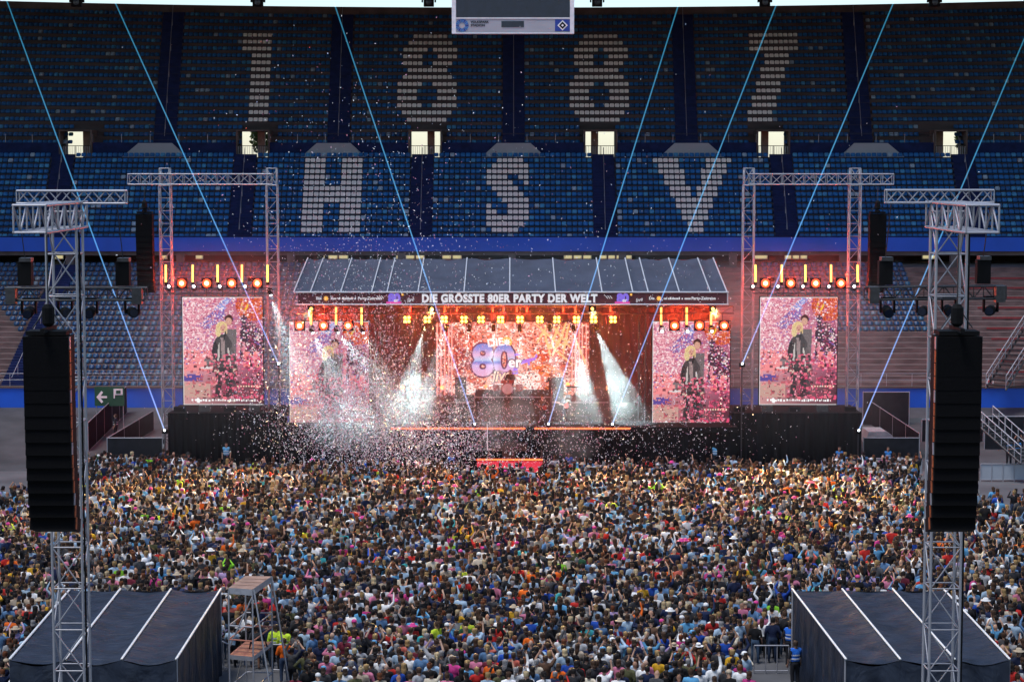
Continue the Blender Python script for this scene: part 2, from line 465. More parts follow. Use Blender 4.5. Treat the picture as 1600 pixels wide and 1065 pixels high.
# front wall of the upper tier, broken by the entrances
wl = MB()
xs = [-62] + [e for a in MID_A for e in (a-PORT_W/2-0.15, a+PORT_W/2+0.15)] + [62]
for i in range(0, len(xs), 2): wl.box(xs[i], xs[i+1], 183.45, 183.75, 19.9, 21.35)
wl.build('front_wall', M['deck_blue'], upt)
wk = MB(); wk.box(-62, 62, 181.9, 183.44, 19.6, 19.86); wk.build('walkway', M['dark_concrete'], upt)
for i in range(0, len(xs), 2):
    n = max(3, int((xs[i+1]-xs[i])/2.2)); q0, q1 = Vector((xs[i], 183.6, 21.35)), Vector((xs[i+1], 183.6, 21.35))
    bar('rail', q0+Vector((0,0,.75)), q1+Vector((0,0,.75)), 0.022, M['alu_dark'], upt)
    for k in range(n+1):
        q = q0.lerp(q1, k/n); bar('post', q, q+Vector((0,0,.75)), 0.025, M['alu'], upt)
bw = MB(); strip(bw, -62, 62, 199.4, 199.9, 33.2, 34.45, 0.65, 20); bw.build('rear_wall', M['dark_concrete'], upt)
for a in UP_A:
    b = MB(); b.box(a-1.2, a+1.2, 199.1, 199.38, 32.9, 34.1 + 0.75*(a/50)**2); b.build('pier', M['concrete'], upt)
# grey splayed aprons at the foot of each upper aisle
for a in UP_A:
    b = MB()
    z0, z1 = 20.0, 21.3
    b.add([(a-2.9,182.5,z0),(a+2.9,182.5,z0),(a+1.5,183.4,z1),(a-1.5,183.4,z1),(a-2.9,183.44,z0),(a+2.9,183.44,z0)],
          [(0,1,2,3),(0,3,4),(1,5,2),(4,3,2,5),(0,4,5,1)])
    b.build('apron', M['grey_panel'], upt)
# entrances: short tunnels that open to the daylight behind the stand
for a in MID_A:
    dz = 0.1*(a/50)**2
    t = MB()
    w, z0, z1, ya, yb = PORT_W/2, 19.9, 22.35, 183.3, 186.6
    t.box(a-w-0.14, a-w, ya, yb, z0, z1+0.12); t.box(a+w, a+w+0.14, ya, yb, z0, z1+0.12)
    t.box(a-w, a+w, ya, yb, z1, z1+0.12); t.box(a-w, a+w, ya, yb, z0-0.2, z0)
    t.build('entrance_tunnel', M['concrete'], upt)
    s_ = -1 if a > 0 else 1
    pl = MB(); pl.box(a+s_*0.1, a+s_*0.75, 186.1, 186.5, z0, z1); pl.build('tunnel_pillar', M['wood'], upt)
    rail(upt, [(a-w, ya-0.05, z0), (a+w, ya-0.05, z0)], 1.15, 3, 0.03, M['alu_dark'], 0)
    for k in range(14):
        x = a-w+(k+0.5)*2*w/14; bar('baluster', (x, ya-0.05, z0), (x, ya-0.05, z0+1.1), 0.016, M['alu'], upt, 5)
    fs = MB(); fs.box(a-w+0.1, a+w-0.1, 181.4, 182.1, 19.62, 19.93); fs.build('threshold', M['white_paint'], upt)
# lamp brackets high on the rear edge under the roof
for x in (120, 403, 670, 933, 1195, 1460):
    p = P(x, 4, 172)
    t = thing('floodlight_bracket', None, 'floodlight', (p.x, p.y, p.z), 'floodlights along the roof edge')
    t['label'] = 'dark floodlight bracket under the roof edge, %s' % {120:'first from the left corner', 403:'above the white digit one', 670:'beside the scoreboard above the first white eight',
        933:'beside the scoreboard above the second white eight', 1195:'above the white digit seven', 1460:'last towards the right corner'}[x]
    b = MB(); b.box(p.x-.42, p.x+.42, p.y-.3, p.y+.3, p.z-.35, p.z+.4); b.box(p.x-.6, p.x-.48, p.y-.2, p.y+.2, p.z, p.z+1.6); b.box(p.x+.48, p.x+.6, p.y-.2, p.y+.2, p.z, p.z+1.6)
    b.build('lamp_housing', M['black'], t)
    b = MB(); b.lathe((p.x, p.y-.32, p.z), [(0.05,0.0),(0.25,0.02),(0.22,0.04)], 10, 'Y'); b.build('lens', M['glass_dark'], t)
    bar('arm', (p.x-.54, p.y, p.z+1.5), (p.x-.54, p.y+6, p.z+14), 0.06, M['alu_dark'], t); bar('arm', (p.x+.54, p.y, p.z+1.5), (p.x+.54, p.y+6, p.z+14), 0.06, M['alu_dark'], t)

# lower tier behind the stage: terraces, partly without seats
low = thing('seating_tier', 'lower seating tier behind the stage, blue seats beside bare brown terraces', 'grandstand', (0, 146, 0))
def low_seat(x, r):
    if abs(x) < 13.5: return False
    if x < 0:
        if -37.0 < x < -34.9: return False
        return x > -33.9 or r > 9 + max(0, (-37 - x))*2.2
    return 20 < x < 31.5 and r > 9
tier(low, 24, 146.2, 0.8, 3.45, 0.335, 56, [-35.9], 1.9, 0.50, {}, step_mat=mat('terrace_concrete', (0.13, 0.09, 0.088), 0.9, var=0.4, scale=2, stretch=(0.4, 1, 1)), has_seat=low_seat, seat_tone=0.34)
b = MB(); b.box(-56, 56, 145.5, 145.9, 0.0, 3.5); b.build('front_wall', M['fascia_blue'], low)
b = MB(); b.box(-56, 56, 145.4, 146.0, 3.5, 3.62); b.build('coping', M['concrete'], low)
rail(low, [(-56, 145.7, 3.62), (-14, 145.7, 3.62)], 0.9, 24, 0.022, M['alu']); rail(low, [(14, 145.7, 3.62), (56, 145.7, 3.62)], 0.9, 24, 0.022, M['alu'])
# red-painted terrace lines on the right-hand standing rows
for r in range(3, 22, 2):
    b = MB(); Y, Z = 146.2+r*0.8, 3.45+r*0.335
    b.box(36, 52, Y-0.19, Y-0.163, Z-0.16, Z-0.03); b.build('red_edge', mat('red_edge', (0.22, 0.03, 0.035), 0.8) if 'red_edge' not in bpy.data.materials else bpy.data.materials['red_edge'], low)
# concourse behind the lower tier
cc = thing('concourse', 'dark concourse with lit windows under the blue tier', 'concourse', (0, 168, 11))
b = MB(); b.box(-58, 58, 175.0, 175.3, 3, 12.0); b.build('rear_wall', M['black'], cc)
b = MB(); b.box(-58, 58, 165.2, 175.0, 11.0, 11.15); b.build('floor', M['dark_concrete'], cc)
for x0, x1 in ((250,262),(305,318),(512,545),(618,664),(690,722),(880,925),(936,988),(1140,1152),(1178,1200),(1225,1262),(1440,1462),(505,508),(85,100)):
    p0, p1 = P(x0, 405, 174.9), P(x1, 391, 174.9)
    n = max(1, int((x1-x0)/12))
    for k in range(n):
        w = (p1.x-p0.x)/n; xa = p0.x + w*k
        b = MB(); b.box(xa+0.04, xa+w-0.04, 174.85, 174.99, p0.z, p1.z+0.2); o = b.build('window', M['white_paint'], cc)
        b = MB(); b.box(xa+0.10, xa+w-0.10, 174.80, 174.84, p0.z+0.08, p1.z+0.1); b.build('pane', M['lit_window'], o)
for x in range(-54, 56, 9):
    b = MB(); b.box(x-0.3, x+0.3, 166.5, 167.1, 11.15, 12.2); b.build('column', M['dark_concrete'], cc)

# scoreboard hanging from the roof edge
SBY = 150.5
p0, p1 = P(706, 53, SBY), P(897, 53, SBY)
sb = thing('scoreboard', 'grey framed stadium scoreboard with dark screen and club diamond, hanging from the roof', 'scoreboard', (0, SBY, p0.z))
xa, xb, zb = p0.x, p1.x, p0.z
zs = P(800, 29, SBY).z
b = MB(); b.box(xa, xb, SBY, SBY+1.2, zb, zs+5.0); b.build('housing', M['grey_panel'], sb)
b = MB(); b.box(xa+.32, xb-.32, SBY-.03, SBY-.004, zs+.04, zs+4.7); b.build('screen', M['glass_dark'], sb)
for x in (xa+.15, xb-.15): b = MB(); b.box(x-.15, x+.15, SBY-.05, SBY-.004, zb, zs+5); b.build('frame_post', M['white_paint'], sb)
b = MB(); b.box(xa, xb, SBY-.06, SBY-.052, zb, zb+.09); b.build('frame_bar', M['white_paint'], sb)
b = MB(); b.box(xa+.3, xb-.3, SBY-.05, SBY-.031, zs-.03, zs+.06); b.build('frame_bar', M['white_paint'], sb)
c = P(801, 38, SBY); b = MB(); b.box(c.x-.82, c.x+.82, SBY-.03, SBY-.004, c.z-.22, c.z+.22); b.build('clock_window', M['glass_dark'], sb)
blue = mat('logo_blue', (0.01, 0.04, 0.28), 0.5, var=0.05); lblue = mat('logo_light_blue', (0.03, 0.16, 0.45), 0.5, var=0.4, scale=8)
wht = M['white_paint']; blk = M['black']
c = P(879, 40, SBY)
b = MB(); b.box(c.x-.55, c.x+.55, SBY-.03, SBY-.004, c.z-.42, c.z+.42); b.build('club_emblem', blue, sb)
for k, (s_, mt_) in enumerate(((.38, wht), (.26, blk), (.10, wht))):
    b = MB(); b.prism([(c.x-s_, c.z), (c.x, c.z-s_), (c.x+s_, c.z), (c.x, c.z+s_)], SBY-.05-.015*k, SBY-.032-.015*k); b.build('diamond', mt_, sb)
c = P(722, 40, SBY)
for k in range(18):
    t = 2*math.pi*k/18; b = MB()
    b.prism([(c.x+math.cos(t+s_)*r_, c.z+math.sin(t+s_)*r_) for r_, s_ in ((.22,-.11),(.47,-.13),(.47,.13),(.22,.11))], SBY-.03, SBY-.004)
    b.build('ring_segment', lblue if k % 3 else blue, sb)
lettering('lettering', 'VOLKSPARK\nSTADION', (c.x+.62, SBY-.015, c.z+.12), 0.24, blk, sb, off=0.006, align='LEFT')
for x in (xa+1, xb-1): bar('hanger', (x, SBY+.6, zs+5), (x, SBY+6, 36.3), 0.06, M['alu_dark'], sb)

# trees outside, seen through two of the entrances
leafm = mat('leaves', (0.07, 0.11, 0.02), 0.7, var=0.6, scale=3); barkm = mat('bark', (0.09, 0.06, 0.04), 0.9)
for a, lab, px in ((MID_A[1], 'small yellow green tree outside, seen through the entrance by the digit one', 407), (MID_A[5], 'small yellow green tree outside, seen through the entrance at the far right', 1508)):
    p = P(px, 222, 232)
    t = thing('tree', lab, 'tree', (p.x, 232, 0))
    tb = MB(); tb.tube((p.x, 232, 0), (p.x+.2, 232, p.z), .45, .16, 8)
    for k in range(7):
        an = k*2.4; tb.tube((p.x+.1, 232, p.z-2+k*.4), (p.x+math.cos(an)*1.2, 232+math.sin(an)*1.2, p.z+.2+k*.3), .12, .04, 6)
    tb.build('trunk', barkm, t)
    lv = MB()
    for k in range(700):
        q = Vector((rnd.gauss(0,1), rnd.gauss(0,1), rnd.gauss(0,1))); q.normalize(); q *= rnd.random()**.4
        c_ = Vector((p.x+q.x*1.15, 232+q.y*1.5, p.z+.5+q.z*2.0)); e = Euler((rnd.random()*6, rnd.random()*6, 0)).to_matrix()
        s_ = rnd.uniform(.12, .24)
        lv.add([c_+e@Vector(d) for d in ((-s_,-s_*.5,0),(s_,-s_*.4,0),(s_*.6,s_*.6,.03),(-s_*.5,s_*.5,0))], [(0,1,2,3)])
    lv.build('crown', leafm, t)

# ================================================================== PEOPLE: body meshes
def ellip(bm, c, r, seg=12):
    m = Matrix.Translation(c) @ Matrix.Diagonal((*r, 1))
    bmesh.ops.create_uvsphere(bm, u_segments=seg, v_segments=8, radius=1, matrix=m)
def capsule(bm, p0, p1, r0, r1):
    p0, p1 = Vector(p0), Vector(p1); d = p1-p0
    m = Matrix.Translation((p0+p1)/2) @ d.to_track_quat('Z', 'Y').to_matrix().to_4x4()
    bmesh.ops.create_cone(bm, segments=10, radius1=r0, radius2=r1, depth=d.length, cap_ends=True, matrix=m)
    ellip(bm, p0, (r0,)*3, 10); ellip(bm, p1, (r1,)*3, 10)
ARMS = {   # shoulder is fixed; (elbow, wrist) for left (-x) and right (+x) arm; +Y is where the person faces
 'down':  (((-.26,-.03,1.13), (-.25,.08,.88)), ((.26,-.03,1.13), (.25,.08,.88))),
 'front': (((-.27,.02,1.14), (-.12,.25,1.12)), ((.27,.02,1.14), (.12,.25,1.14))),
 'up':    (((-.33,.06,1.62), (-.20,.12,1.86)), ((.33,.06,1.62), (.22,.12,1.86))),
 'one':   (((-.26,-.03,1.13), (-.22,.12,.90)), ((.28,.10,1.60), (.24,.16,1.88))),
 'phone': (((-.27,.15,1.36), (-.09,.34,1.60)), ((.27,.15,1.36), (.09,.34,1.60))),
 'hips':  (((-.40,-.08,1.16), (-.22,.06,1.00)), ((.40,-.08,1.16), (.22,.06,1.00))),
 'guitar':(((-.36,-.02,1.17), (-.30,.24,1.16)), ((.30,.00,1.14), (.10,.22,.98))),
 'mic':   (((-.26,-.03,1.13), (-.25,.08,.88)), ((.28,.10,1.22), (.08,.17,1.50))),
}
def body(pose, stride=0.0, sit=False):
    """one continuous surface from limbs and trunk, each face knowing the region it belongs to"""
    bm = bmesh.new(); prim = []
    def E(lab, c, r): ellip(bm, c, r); prim.append(('e', lab, np.array(c), np.array(r)))
    def C(lab, a, b, r0, r1): capsule(bm, a, b, r0, r1); prim.append(('c', lab, np.array(a, float), np.array(b, float), r0, r1))
    E('head', (0,.015,1.625), (.078,.098,.125)); C('head', (0,.10,1.615), (0,.112,1.60), .018, .016)
    E('head', (-.078,.005,1.62), (.016,.026,.034)); E('head', (.078,.005,1.62), (.016,.026,.034))
    C('head', (0,-.005,1.44), (0,.005,1.56), .060, .055)
    C('torso', (-.15,-.005,1.395), (.15,-.005,1.395), .075, .075)
    E('torso', (0,0,1.27), (.185,.118,.19)); E('torso', (0,0,1.08), (.158,.115,.17)); E('hip', (0,-.005,.93), (.175,.125,.13))
    for s, (el, wr) in zip((-1, 1), ARMS[pose]):
        sh = (s*.19, -.005, 1.39)
        C('upper', sh, el, .060, .046); C('fore', el, wr, .046, .033)
        d = (Vector(wr)-Vector(el)).normalized(); h = Vector(wr)+d*.05
        E('hand', tuple(h), (.040,.040,.052))
        kn = (s*.105, .03+s*stride, .50); an = (s*.115, -.02+s*stride*1.3, .09)
        C('thigh', (s*.09, 0, .88), kn, .092, .064); C('shin', kn, an, .062, .045); C('foot', an, (s*.125, .13+s*stride*1.3, .045), .048, .042)
    me = bpy.data.meshes.new('b'); bm.to_mesh(me); bm.free()
    ob = bpy.data.objects.new('b', me); col.objects.link(ob)
    md = ob.modifiers.new('r', 'REMESH'); md.mode = 'VOXEL'; md.voxel_size = 0.024
    sm = ob.modifiers.new('s', 'SMOOTH'); sm.iterations = 2; sm.factor = 0.5
    dc = ob.modifiers.new('d', 'DECIMATE')
    outs = []
    for ratio in (0.16, 0.022):
        dc.ratio = ratio
        dg = bpy.context.evaluated_depsgraph_get(); dg.update()
        m2 = bpy.data.meshes.new_from_object(ob.evaluated_get(dg))
        nv = len(m2.vertices); V = np.empty(nv*3, np.float32); m2.vertices.foreach_get('co', V); V = V.reshape(-1, 3).astype(float)
        N = np.empty(nv*3, np.float32); m2.vertex_normals.foreach_get('vector', N); N = N.reshape(-1, 3).astype(float)
        F = [tuple(p.vertices) for p in m2.polygons]
        ctr = np.array([V[list(f)].mean(0) for f in F])
        D = []
        for p in prim:
            if p[0] == 'e': D.append((np.linalg.norm((ctr-p[2])/p[3], axis=1)-1)*p[3].min())
            else:
                a, b, r0, r1 = p[2:]; ab = b-a; t = np.clip(((ctr-a)@ab)/max(ab@ab, 1e-9), 0, 1)
                D.append(np.linalg.norm(ctr-(a+t[:, None]*ab), axis=1)-(r0+(r1-r0)*t))
        labs = np.array([p[1] for p in prim]); reg = labs[np.argmin(np.array(D), 0)]
        outs.append((V, F, reg, N)); bpy.data.meshes.remove(m2)
    bpy.data.objects.remove(ob, do_unlink=True); bpy.data.meshes.remove(me)
    return outs
def fingers(mb, pose):
    for s, (el, wr) in zip((-1, 1), ARMS[pose]):
        d = (Vector(wr)-Vector(el)).normalized(); side = d.cross(Vector((0,1,.3))).normalized(); curl = d.cross(side)
        base = Vector(wr)+d*.085
        for k, L in enumerate((.058, .068, .064, .05)):
            a = base + side*(k-1.5)*.019; b = a + d*L*.55; c = b + (d*.6+curl*.8).normalized()*L*.5
            mb.tube(a, b, .0095, .009, 5); mb.tube(b, c, .009, .007, 5)
        a = Vector(wr)+d*.03+side*s*.032; b = a+(d*.7+side*s*.7)*.035; mb.tube(a, b, .011, .010, 5); mb.tube(b, b+d*.028, .010, .008, 5)
def sub_mesh(name, V, F, reg, N, keep, off, mt, smooth=True):
    idx, fs = {}, []
    for f, r in zip(F, reg):
        if r in keep: fs.append(tuple(idx.setdefault(i, len(idx)) for i in f))
    vv = [None]*len(idx)
    for i, j in idx.items(): vv[j] = tuple(V[i]+N[i]*off)
    me = bpy.data.meshes.new(name); me.from_pydata(vv, [], fs); me.materials.append(mt)
    me.polygons.foreach_set('use_smooth', [smooth]*len(fs)); me.update()
    return me
BODY = {p: body(p, 0.10 if p in ('guitar',) else 0.0) for p in ARMS}

def hair_geo(kind):
    """shell over the back and crown of the head, with what hangs below it"""
    b = MB(); n = 10
    prof = []
    rings = [(1.0, 1.765), (.95, 1.735), (.98, 1.69), (1.0, 1.64), (.93, 1.58)]
    v = []; c = (0, .005)
    for i, (s, z) in enumerate(rings):
        rr = .03 if i == 0 else .094*s
        for k in range(n):
            t = 2*math.pi*k/n; x, y = math.cos(t)*rr, math.sin(t)*rr*1.18
            zz = z
            if y > .03 and i >= 2: zz = 1.70; y *= .93           # open at the face
            v.append((x+c[0], y+c[1]-.008, zz))
    f = [(i*n+k, i*n+(k+1)%n, (i+1)*n+(k+1)%n, (i+1)*n+k) for i in range(4) for k in range(n)] + [tuple(range(n))]
    b.add(v, f)
    if kind in ('long', 'bob'):
        zb = 1.36 if kind == 'long' else 1.50
        v = []
        for i in range(4):
            z = 1.62 + (zb-1.62)*i/3; w = (.088, .092, .086, .05)[i]; y = (-.09, -.115, -.135, -.13)[i]
            v += [(-w, y+.075, z), (-w*.6, y, z), (w*.6, y, z), (w, y+.075, z)]
        b.add(v, [(i*4+k, i*4+k+1, i*4+k+5, i*4+k+4) for i in range(3) for k in range(3)])
    if kind == 'tail':
        b.tube((0,-.10,1.66), (0,-.15,1.60), .028, .034, 6); b.tube((0,-.15,1.60), (0,-.13,1.40), .034, .012, 6)
    if kind == 'bun': b.lathe((0,-.06,1.77), [(.015,-.04),(.045,-.01),(.04,.03),(.012,.05)], 7)
    if kind == 'cap':
        b.v, b.f, b.m = [], [], []
        b.lathe((0,.005,0), [(.103,1.655),(.105,1.70),(.085,1.755),(.03,1.78)], 10); b.add([(-.07,.09,1.665),(.07,.09,1.665),(.05,.185,1.65),(-.05,.185,1.65)], [(0,1,2,3)])
    if kind == 'hat':
        b.v, b.f, b.m = [], [], []
        b.lathe((0,.005,0), [(.20,1.675),(.20,1.69),(.106,1.70),(.10,1.78),(.06,1.80)], 12)
    return b
HAIR = {k: hair_geo(k) for k in ('short', 'long', 'bob', 'tail', 'bun', 'cap', 'hat')}
_PM = {}
def pm(key, fn):
    if key not in _PM: _PM[key] = fn()
    return _PM[key]
def person(loc, rotz, height, pose, hair, cols, label, long_sleeve=False, shorts=False, group=None, vest=None, shoes=True, face=False, cat='person'):
    V, F, reg, N = BODY[pose][0]
    def mk_body():
        mb = MB(); mb.add([tuple(q) for q in V], F); fingers(mb, pose)
        me = bpy.data.meshes.new('person'); me.from_pydata(mb.v, [], mb.f); me.materials.append(M['skin'])
        me.polygons.foreach_set('use_smooth', [True]*len(mb.f)); me.update(); return me
    o = bpy.data.objects.new('person', pm(('body', pose), mk_body))
    s = height/1.75
    o.location = loc; o.rotation_euler = (0, 0, rotz); o.scale = (s*rnd.uniform(.97, 1.12), s*rnd.uniform(.97, 1.12), s)
    o.color = (*cols['skin'], 1); col.objects.link(o); tag(o, label, cat, group)
    def child(name, me, c):
        h = bpy.data.objects.new(name, me); h.parent = o; h.color = (*c, 1); col.objects.link(h); return h
    keep = {'torso', 'upper'} | ({'fore'} if long_sleeve else set())
    child('shirt', pm(('shirt', pose, long_sleeve), lambda: sub_mesh('shirt', V, F, reg, N, keep, .014, M['cloth'])), cols['shirt'])
    kl = {'hip', 'thigh'} | (set() if shorts else {'shin'})
    child('trousers', pm(('trousers', pose, shorts), lambda: sub_mesh('trousers', V, F, reg, N, kl, .012, M['cloth'])), cols['trousers'])
    if shoes: child('shoes', pm(('shoes', pose), lambda: sub_mesh('shoes', V, F, reg, N, {'foot'}, .010, M['cloth'])), (.03, .03, .035))
    if hair != 'bald':
        child({'cap': 'cap', 'hat': 'hat'}.get(hair, 'hair'), pm(('hair', hair), lambda: HAIR[hair].mesh('hair', M['hair'], hair not in ('hat',))), cols['hair'])
    if hair in ('cap', 'hat'): child('hair', pm(('hair', 'under'), lambda: HAIR['bob'].mesh('hair', M['hair'], True)), (.05, .03, .02))
    if vest is not None:
        child('vest', pm(('vest', pose), lambda: sub_mesh('vest', V, F, reg, N, {'torso'}, .032, M['cloth'])), vest)
        def band():
            b = MB()
            for z in (1.08, 1.22): b.lathe((0, 0, 0), [(.205, z), (.205, z+.05)], 14)
            for i, p in enumerate(b.v): b.v[i] = (p[0]*1.0, p[1]*.74, p[2])
            return b.mesh('reflective_band', M['seam'])
        child('reflective_band', pm(('band',), band), (1, 1, 1))
    if face:
        def fc():
            b = MB()
            for x in (-.032, .032): b.lathe((x, .100, 1.638), [(.004,-.004),(.012,0),(.006,.008)], 6, 'Y')
            b.box(-.028, .028, .098, .106, 1.562, 1.572); return b.mesh('face_features', M['black'])
        child('face_features', pm(('face',), fc), (0, 0, 0))
    return o

# ================================================================== STAGE
SY = 128.5
DECK_Z = P(800, 668, SY).z
stage = thing('concert_stage', 'wide covered concert stage with grey tarpaulin roof and maroon banner', 'stage', (0, SY, 0))
xl, xr = P(610, 668, SY).x, P(985, 668, SY).x
wl_, wr_ = P(446, 600, SY+1.5).x, P(1150, 600, SY+1.5).x
b = MB(); b.box(wl_, wr_, SY+.3, 143, DECK_Z-.35, DECK_Z); b.build('deck', M['black'], stage)
b = MB()
for i in range(120):
    x0 = wl_+(wr_-wl_)*i/120; x1 = wl_+(wr_-wl_)*(i+1)/120; d0, d1 = .08*math.sin(i*1.9), .08*math.sin((i+1)*1.9)
    b.add([(x0,SY+.5+d0,0),(x1,SY+.5+d1,0),(x1,SY+.5+d1,DECK_Z-.36),(x0,SY+.5+d0,DECK_Z-.36)], [(0,1,2,3)])
b.build('skirt', M['cloth_black'], stage)
b = MB(); b.box(xl, xr, SY+.18, SY+.29, DECK_Z-.12, DECK_Z-.03); b.build('led_strip', M['strip'], stage)
b = MB(); b.box(xl, xr, SY+.15, SY+.3, DECK_Z-.30, DECK_Z-.13); b.build('edge_profile', M['black'], stage)
# back drape
b = MB()
for i in range(160):
    x0 = -13.4+26.8*i/160; x1 = -13.4+26.8*(i+1)/160; d0, d1 = .12*math.sin(i*1.3), .12*math.sin((i+1)*1.3)
    b.add([(x0,142.5+d0,DECK_Z),(x1,142.5+d1,DECK_Z),(x1,142.5+d1,11.6),(x0,142.5+d0,11.6)], [(0,1,2,3)])
b.build('back_drape', M['cloth_red'], stage)
for s_ in (-1, 1):
    b = MB()
    for i in range(40):
        y0 = 132.5+10*i/40; y1 = 132.5+10*(i+1)/40; d0, d1 = .1*math.sin(i*1.6), .1*math.sin((i+1)*1.6); X = s_*13.2
        b.add([(X+d0,y0,DECK_Z),(X+d1,y1,DECK_Z),(X+d1,y1,11.0),(X+d0,y0,11.0)], [(0,1,2,3)])
    b.build('side_drape', M['cloth_red'], stage)
# roof: sagging tarpaulin bays between pale seams
RF0 = [459, 485, 532.5, 580.6, 604.7, 653, 725, 796.5, 868, 940.7, 988.8, 1012.8, 1061.5, 1110, 1136]
YF, YB = 127.6, 136.6
zf, zbk = P(800, 457, YF).z, P(800, 404, YB).z
XS = [P(x, 457, YF).x for x in RF0]
for i in range(len(XS)-1):
    b = MB(); n = 9; v = []
    for j in range(n+1):
        for k in range(n+1):
            u, w = j/n, k/n
            sag = -.16*math.sin(math.pi*u)*(.45+.55*math.sin(math.pi*min(1, w*1.0))) + .03*math.sin(9*u+13*w+i)+.02*math.sin(23*w+7*u*i)
            v.append((XS[i]+(XS[i+1]-XS[i])*u, YF+(YB-YF)*w, zf+(zbk-zf)*w+sag))
    b.add(v, [(j*(n+1)+k, (j+1)*(n+1)+k, (j+1)*(n+1)+k+1, j*(n+1)+k+1) for j in range(n) for k in range(n)])
    b.build('roof_panel', M['tarp_grey'], stage, True)
    b = MB(); b.add([(XS[i],YB,zbk-.05),(XS[i+1],YB,zbk-.05),(XS[i+1],YB+8,zf-.1),(XS[i],YB+8,zf-.1)], [(0,1,2,3)]); b.build('roof_panel', M['tarp_grey'], stage)
for x in XS: bar('roof_seam', (x, YF, zf+.05), (x, YB, zbk+.05), .045, M['seam'], stage)
# banner with its two rails
zb0, zb1 = P(800, 475, YF).z, P(800, 457, YF).z
xb0, xb1 = P(466, 465, YF).x, P(1136, 465, YF).x
b = MB(); b.box(xb0, xb1, YF-.04, YF+.04, zb0, zb1); b.build('banner', M['banner'], stage)
bar('banner_rail', (xb0-.15, YF-.06, zb1+.03), (xb1+.1, YF-.06, zb1+.03), .055, M['seam'], stage)
bar('banner_rail', (xb0-.15, YF-.06, zb0-.02), (xb1+.1, YF-.06, zb0-.02), .05, M['seam'], stage)
bar('banner_rail', (xb1+.03, YF-.06, zb0), (xb1+.03, YF-.06, zb1), .04, M['seam'], stage)
zc = (zb0+zb1)/2
ledw = mat_emit('banner_white', (.85, .85, .88), .34)
tx = lettering('lettering', 'DIE GRÖSSTE 80ER PARTY DER WELT', (P(796, 466, YF).x, YF-.06, zc-.02), 0.68, ledw, stage, off=.038, spacing=1.12)
tw = max(v.co.x for v in tx.data.vertices)-min(v.co.x for v in tx.data.vertices)
tx.scale.x *= (P(933, 466, YF).x-P(659, 466, YF).x)/tw
violet = mat_emit('logo_violet', (.20, .13, .62), .5); magenta = mat_emit('logo_magenta', (.62, .06, .30), .5); gold = mat_emit('logo_gold', (.95, .45, .08), .7)
def star(parent, c, y, r, mt, n=8):
    bb = MB(); pts = []
    for k in range(2*n):
        rr = r if k % 2 == 0 else r*.45; t = math.pi*k/n; pts.append((c[0]+rr*math.cos(t), c[1]+rr*math.sin(t)))
    bb.prism(pts, y-.012, y); return bb.build('star_mark', mt, parent)
for xc, lx, rx_ in ((616, 512, 583), (973, 1032, 1104)):
    c = P(xc, 465, YF)
    lettering('lettering', '80', (c.x, YF-.06, zc), 0.72, violet, stage, off=.05)
    lettering('lettering', 'er', (c.x+.12, YF-.085, zc-.12), 0.34, ledw, stage, off=.01)
    b = MB(); b.box(c.x-.5, c.x+.45, YF-.075, YF-.062, zc-.34, zc-.2); b.build('logo_underline', magenta, stage)
    star(stage, (c.x+.52, zc+.24), YF-.08, .10, gold)
    lettering('lettering', 'live', (c.x+1.0, YF-.06, zc-.1), 0.34, ledw, stage, shear=.4, tilt=.3)
    for k in range(3):
        b = MB(); b.prism([(c.x-1.1+.14*k, zc+.16), (c.x-.95+.14*k, zc-.02), (c.x-.92+.14*k, zc), (c.x-1.07+.14*k, zc+.18)], YF-.07, YF-.06); b.build('spark_mark', ledw, stage)
    s0 = P(lx, 464, YF).x
    lettering('lettering', 'Die', (s0-.55, YF-.06, zc), .24, ledw, stage, off=.006)
    star(stage, (s0-.1, zc), YF-.07, .19, gold)
    lettering('lettering', 'Party-Zeitreise', (P(rx_, 464, YF).x-.95, YF-.06, zc), .25, ledw, stage, off=.006, align='LEFT')
    b = MB(); xx = s0+.2
    while xx < P(rx_, 464, YF).x-1.05:                         # a line of type too small to read
        w = rnd.uniform(.05, .11); h = rnd.choice((.10, .10, .15)); b.box(xx, xx+w*.75, YF-.07, YF-.06, zc-.07, zc-.07+h); xx += w*(1.0 if rnd.random() > .15 else 2.0)
    b.build('small_type', ledw, stage)['kind'] = 'stuff'
# roof towers and front lighting truss
for x in (592, 1003):
    p = P(x, 600, 130.5); truss(stage, (p.x, 130.5, DECK_Z), (p.x, 130.5, zf-.2), .42, 11, M['alu_dark'], sides=2)
pa, pb = P(452, 484, 129.6), P(1146, 484, 129.6)
truss(stage, pa, pb, .45, 38, M['alu_dark'], sides=2, ends=False)

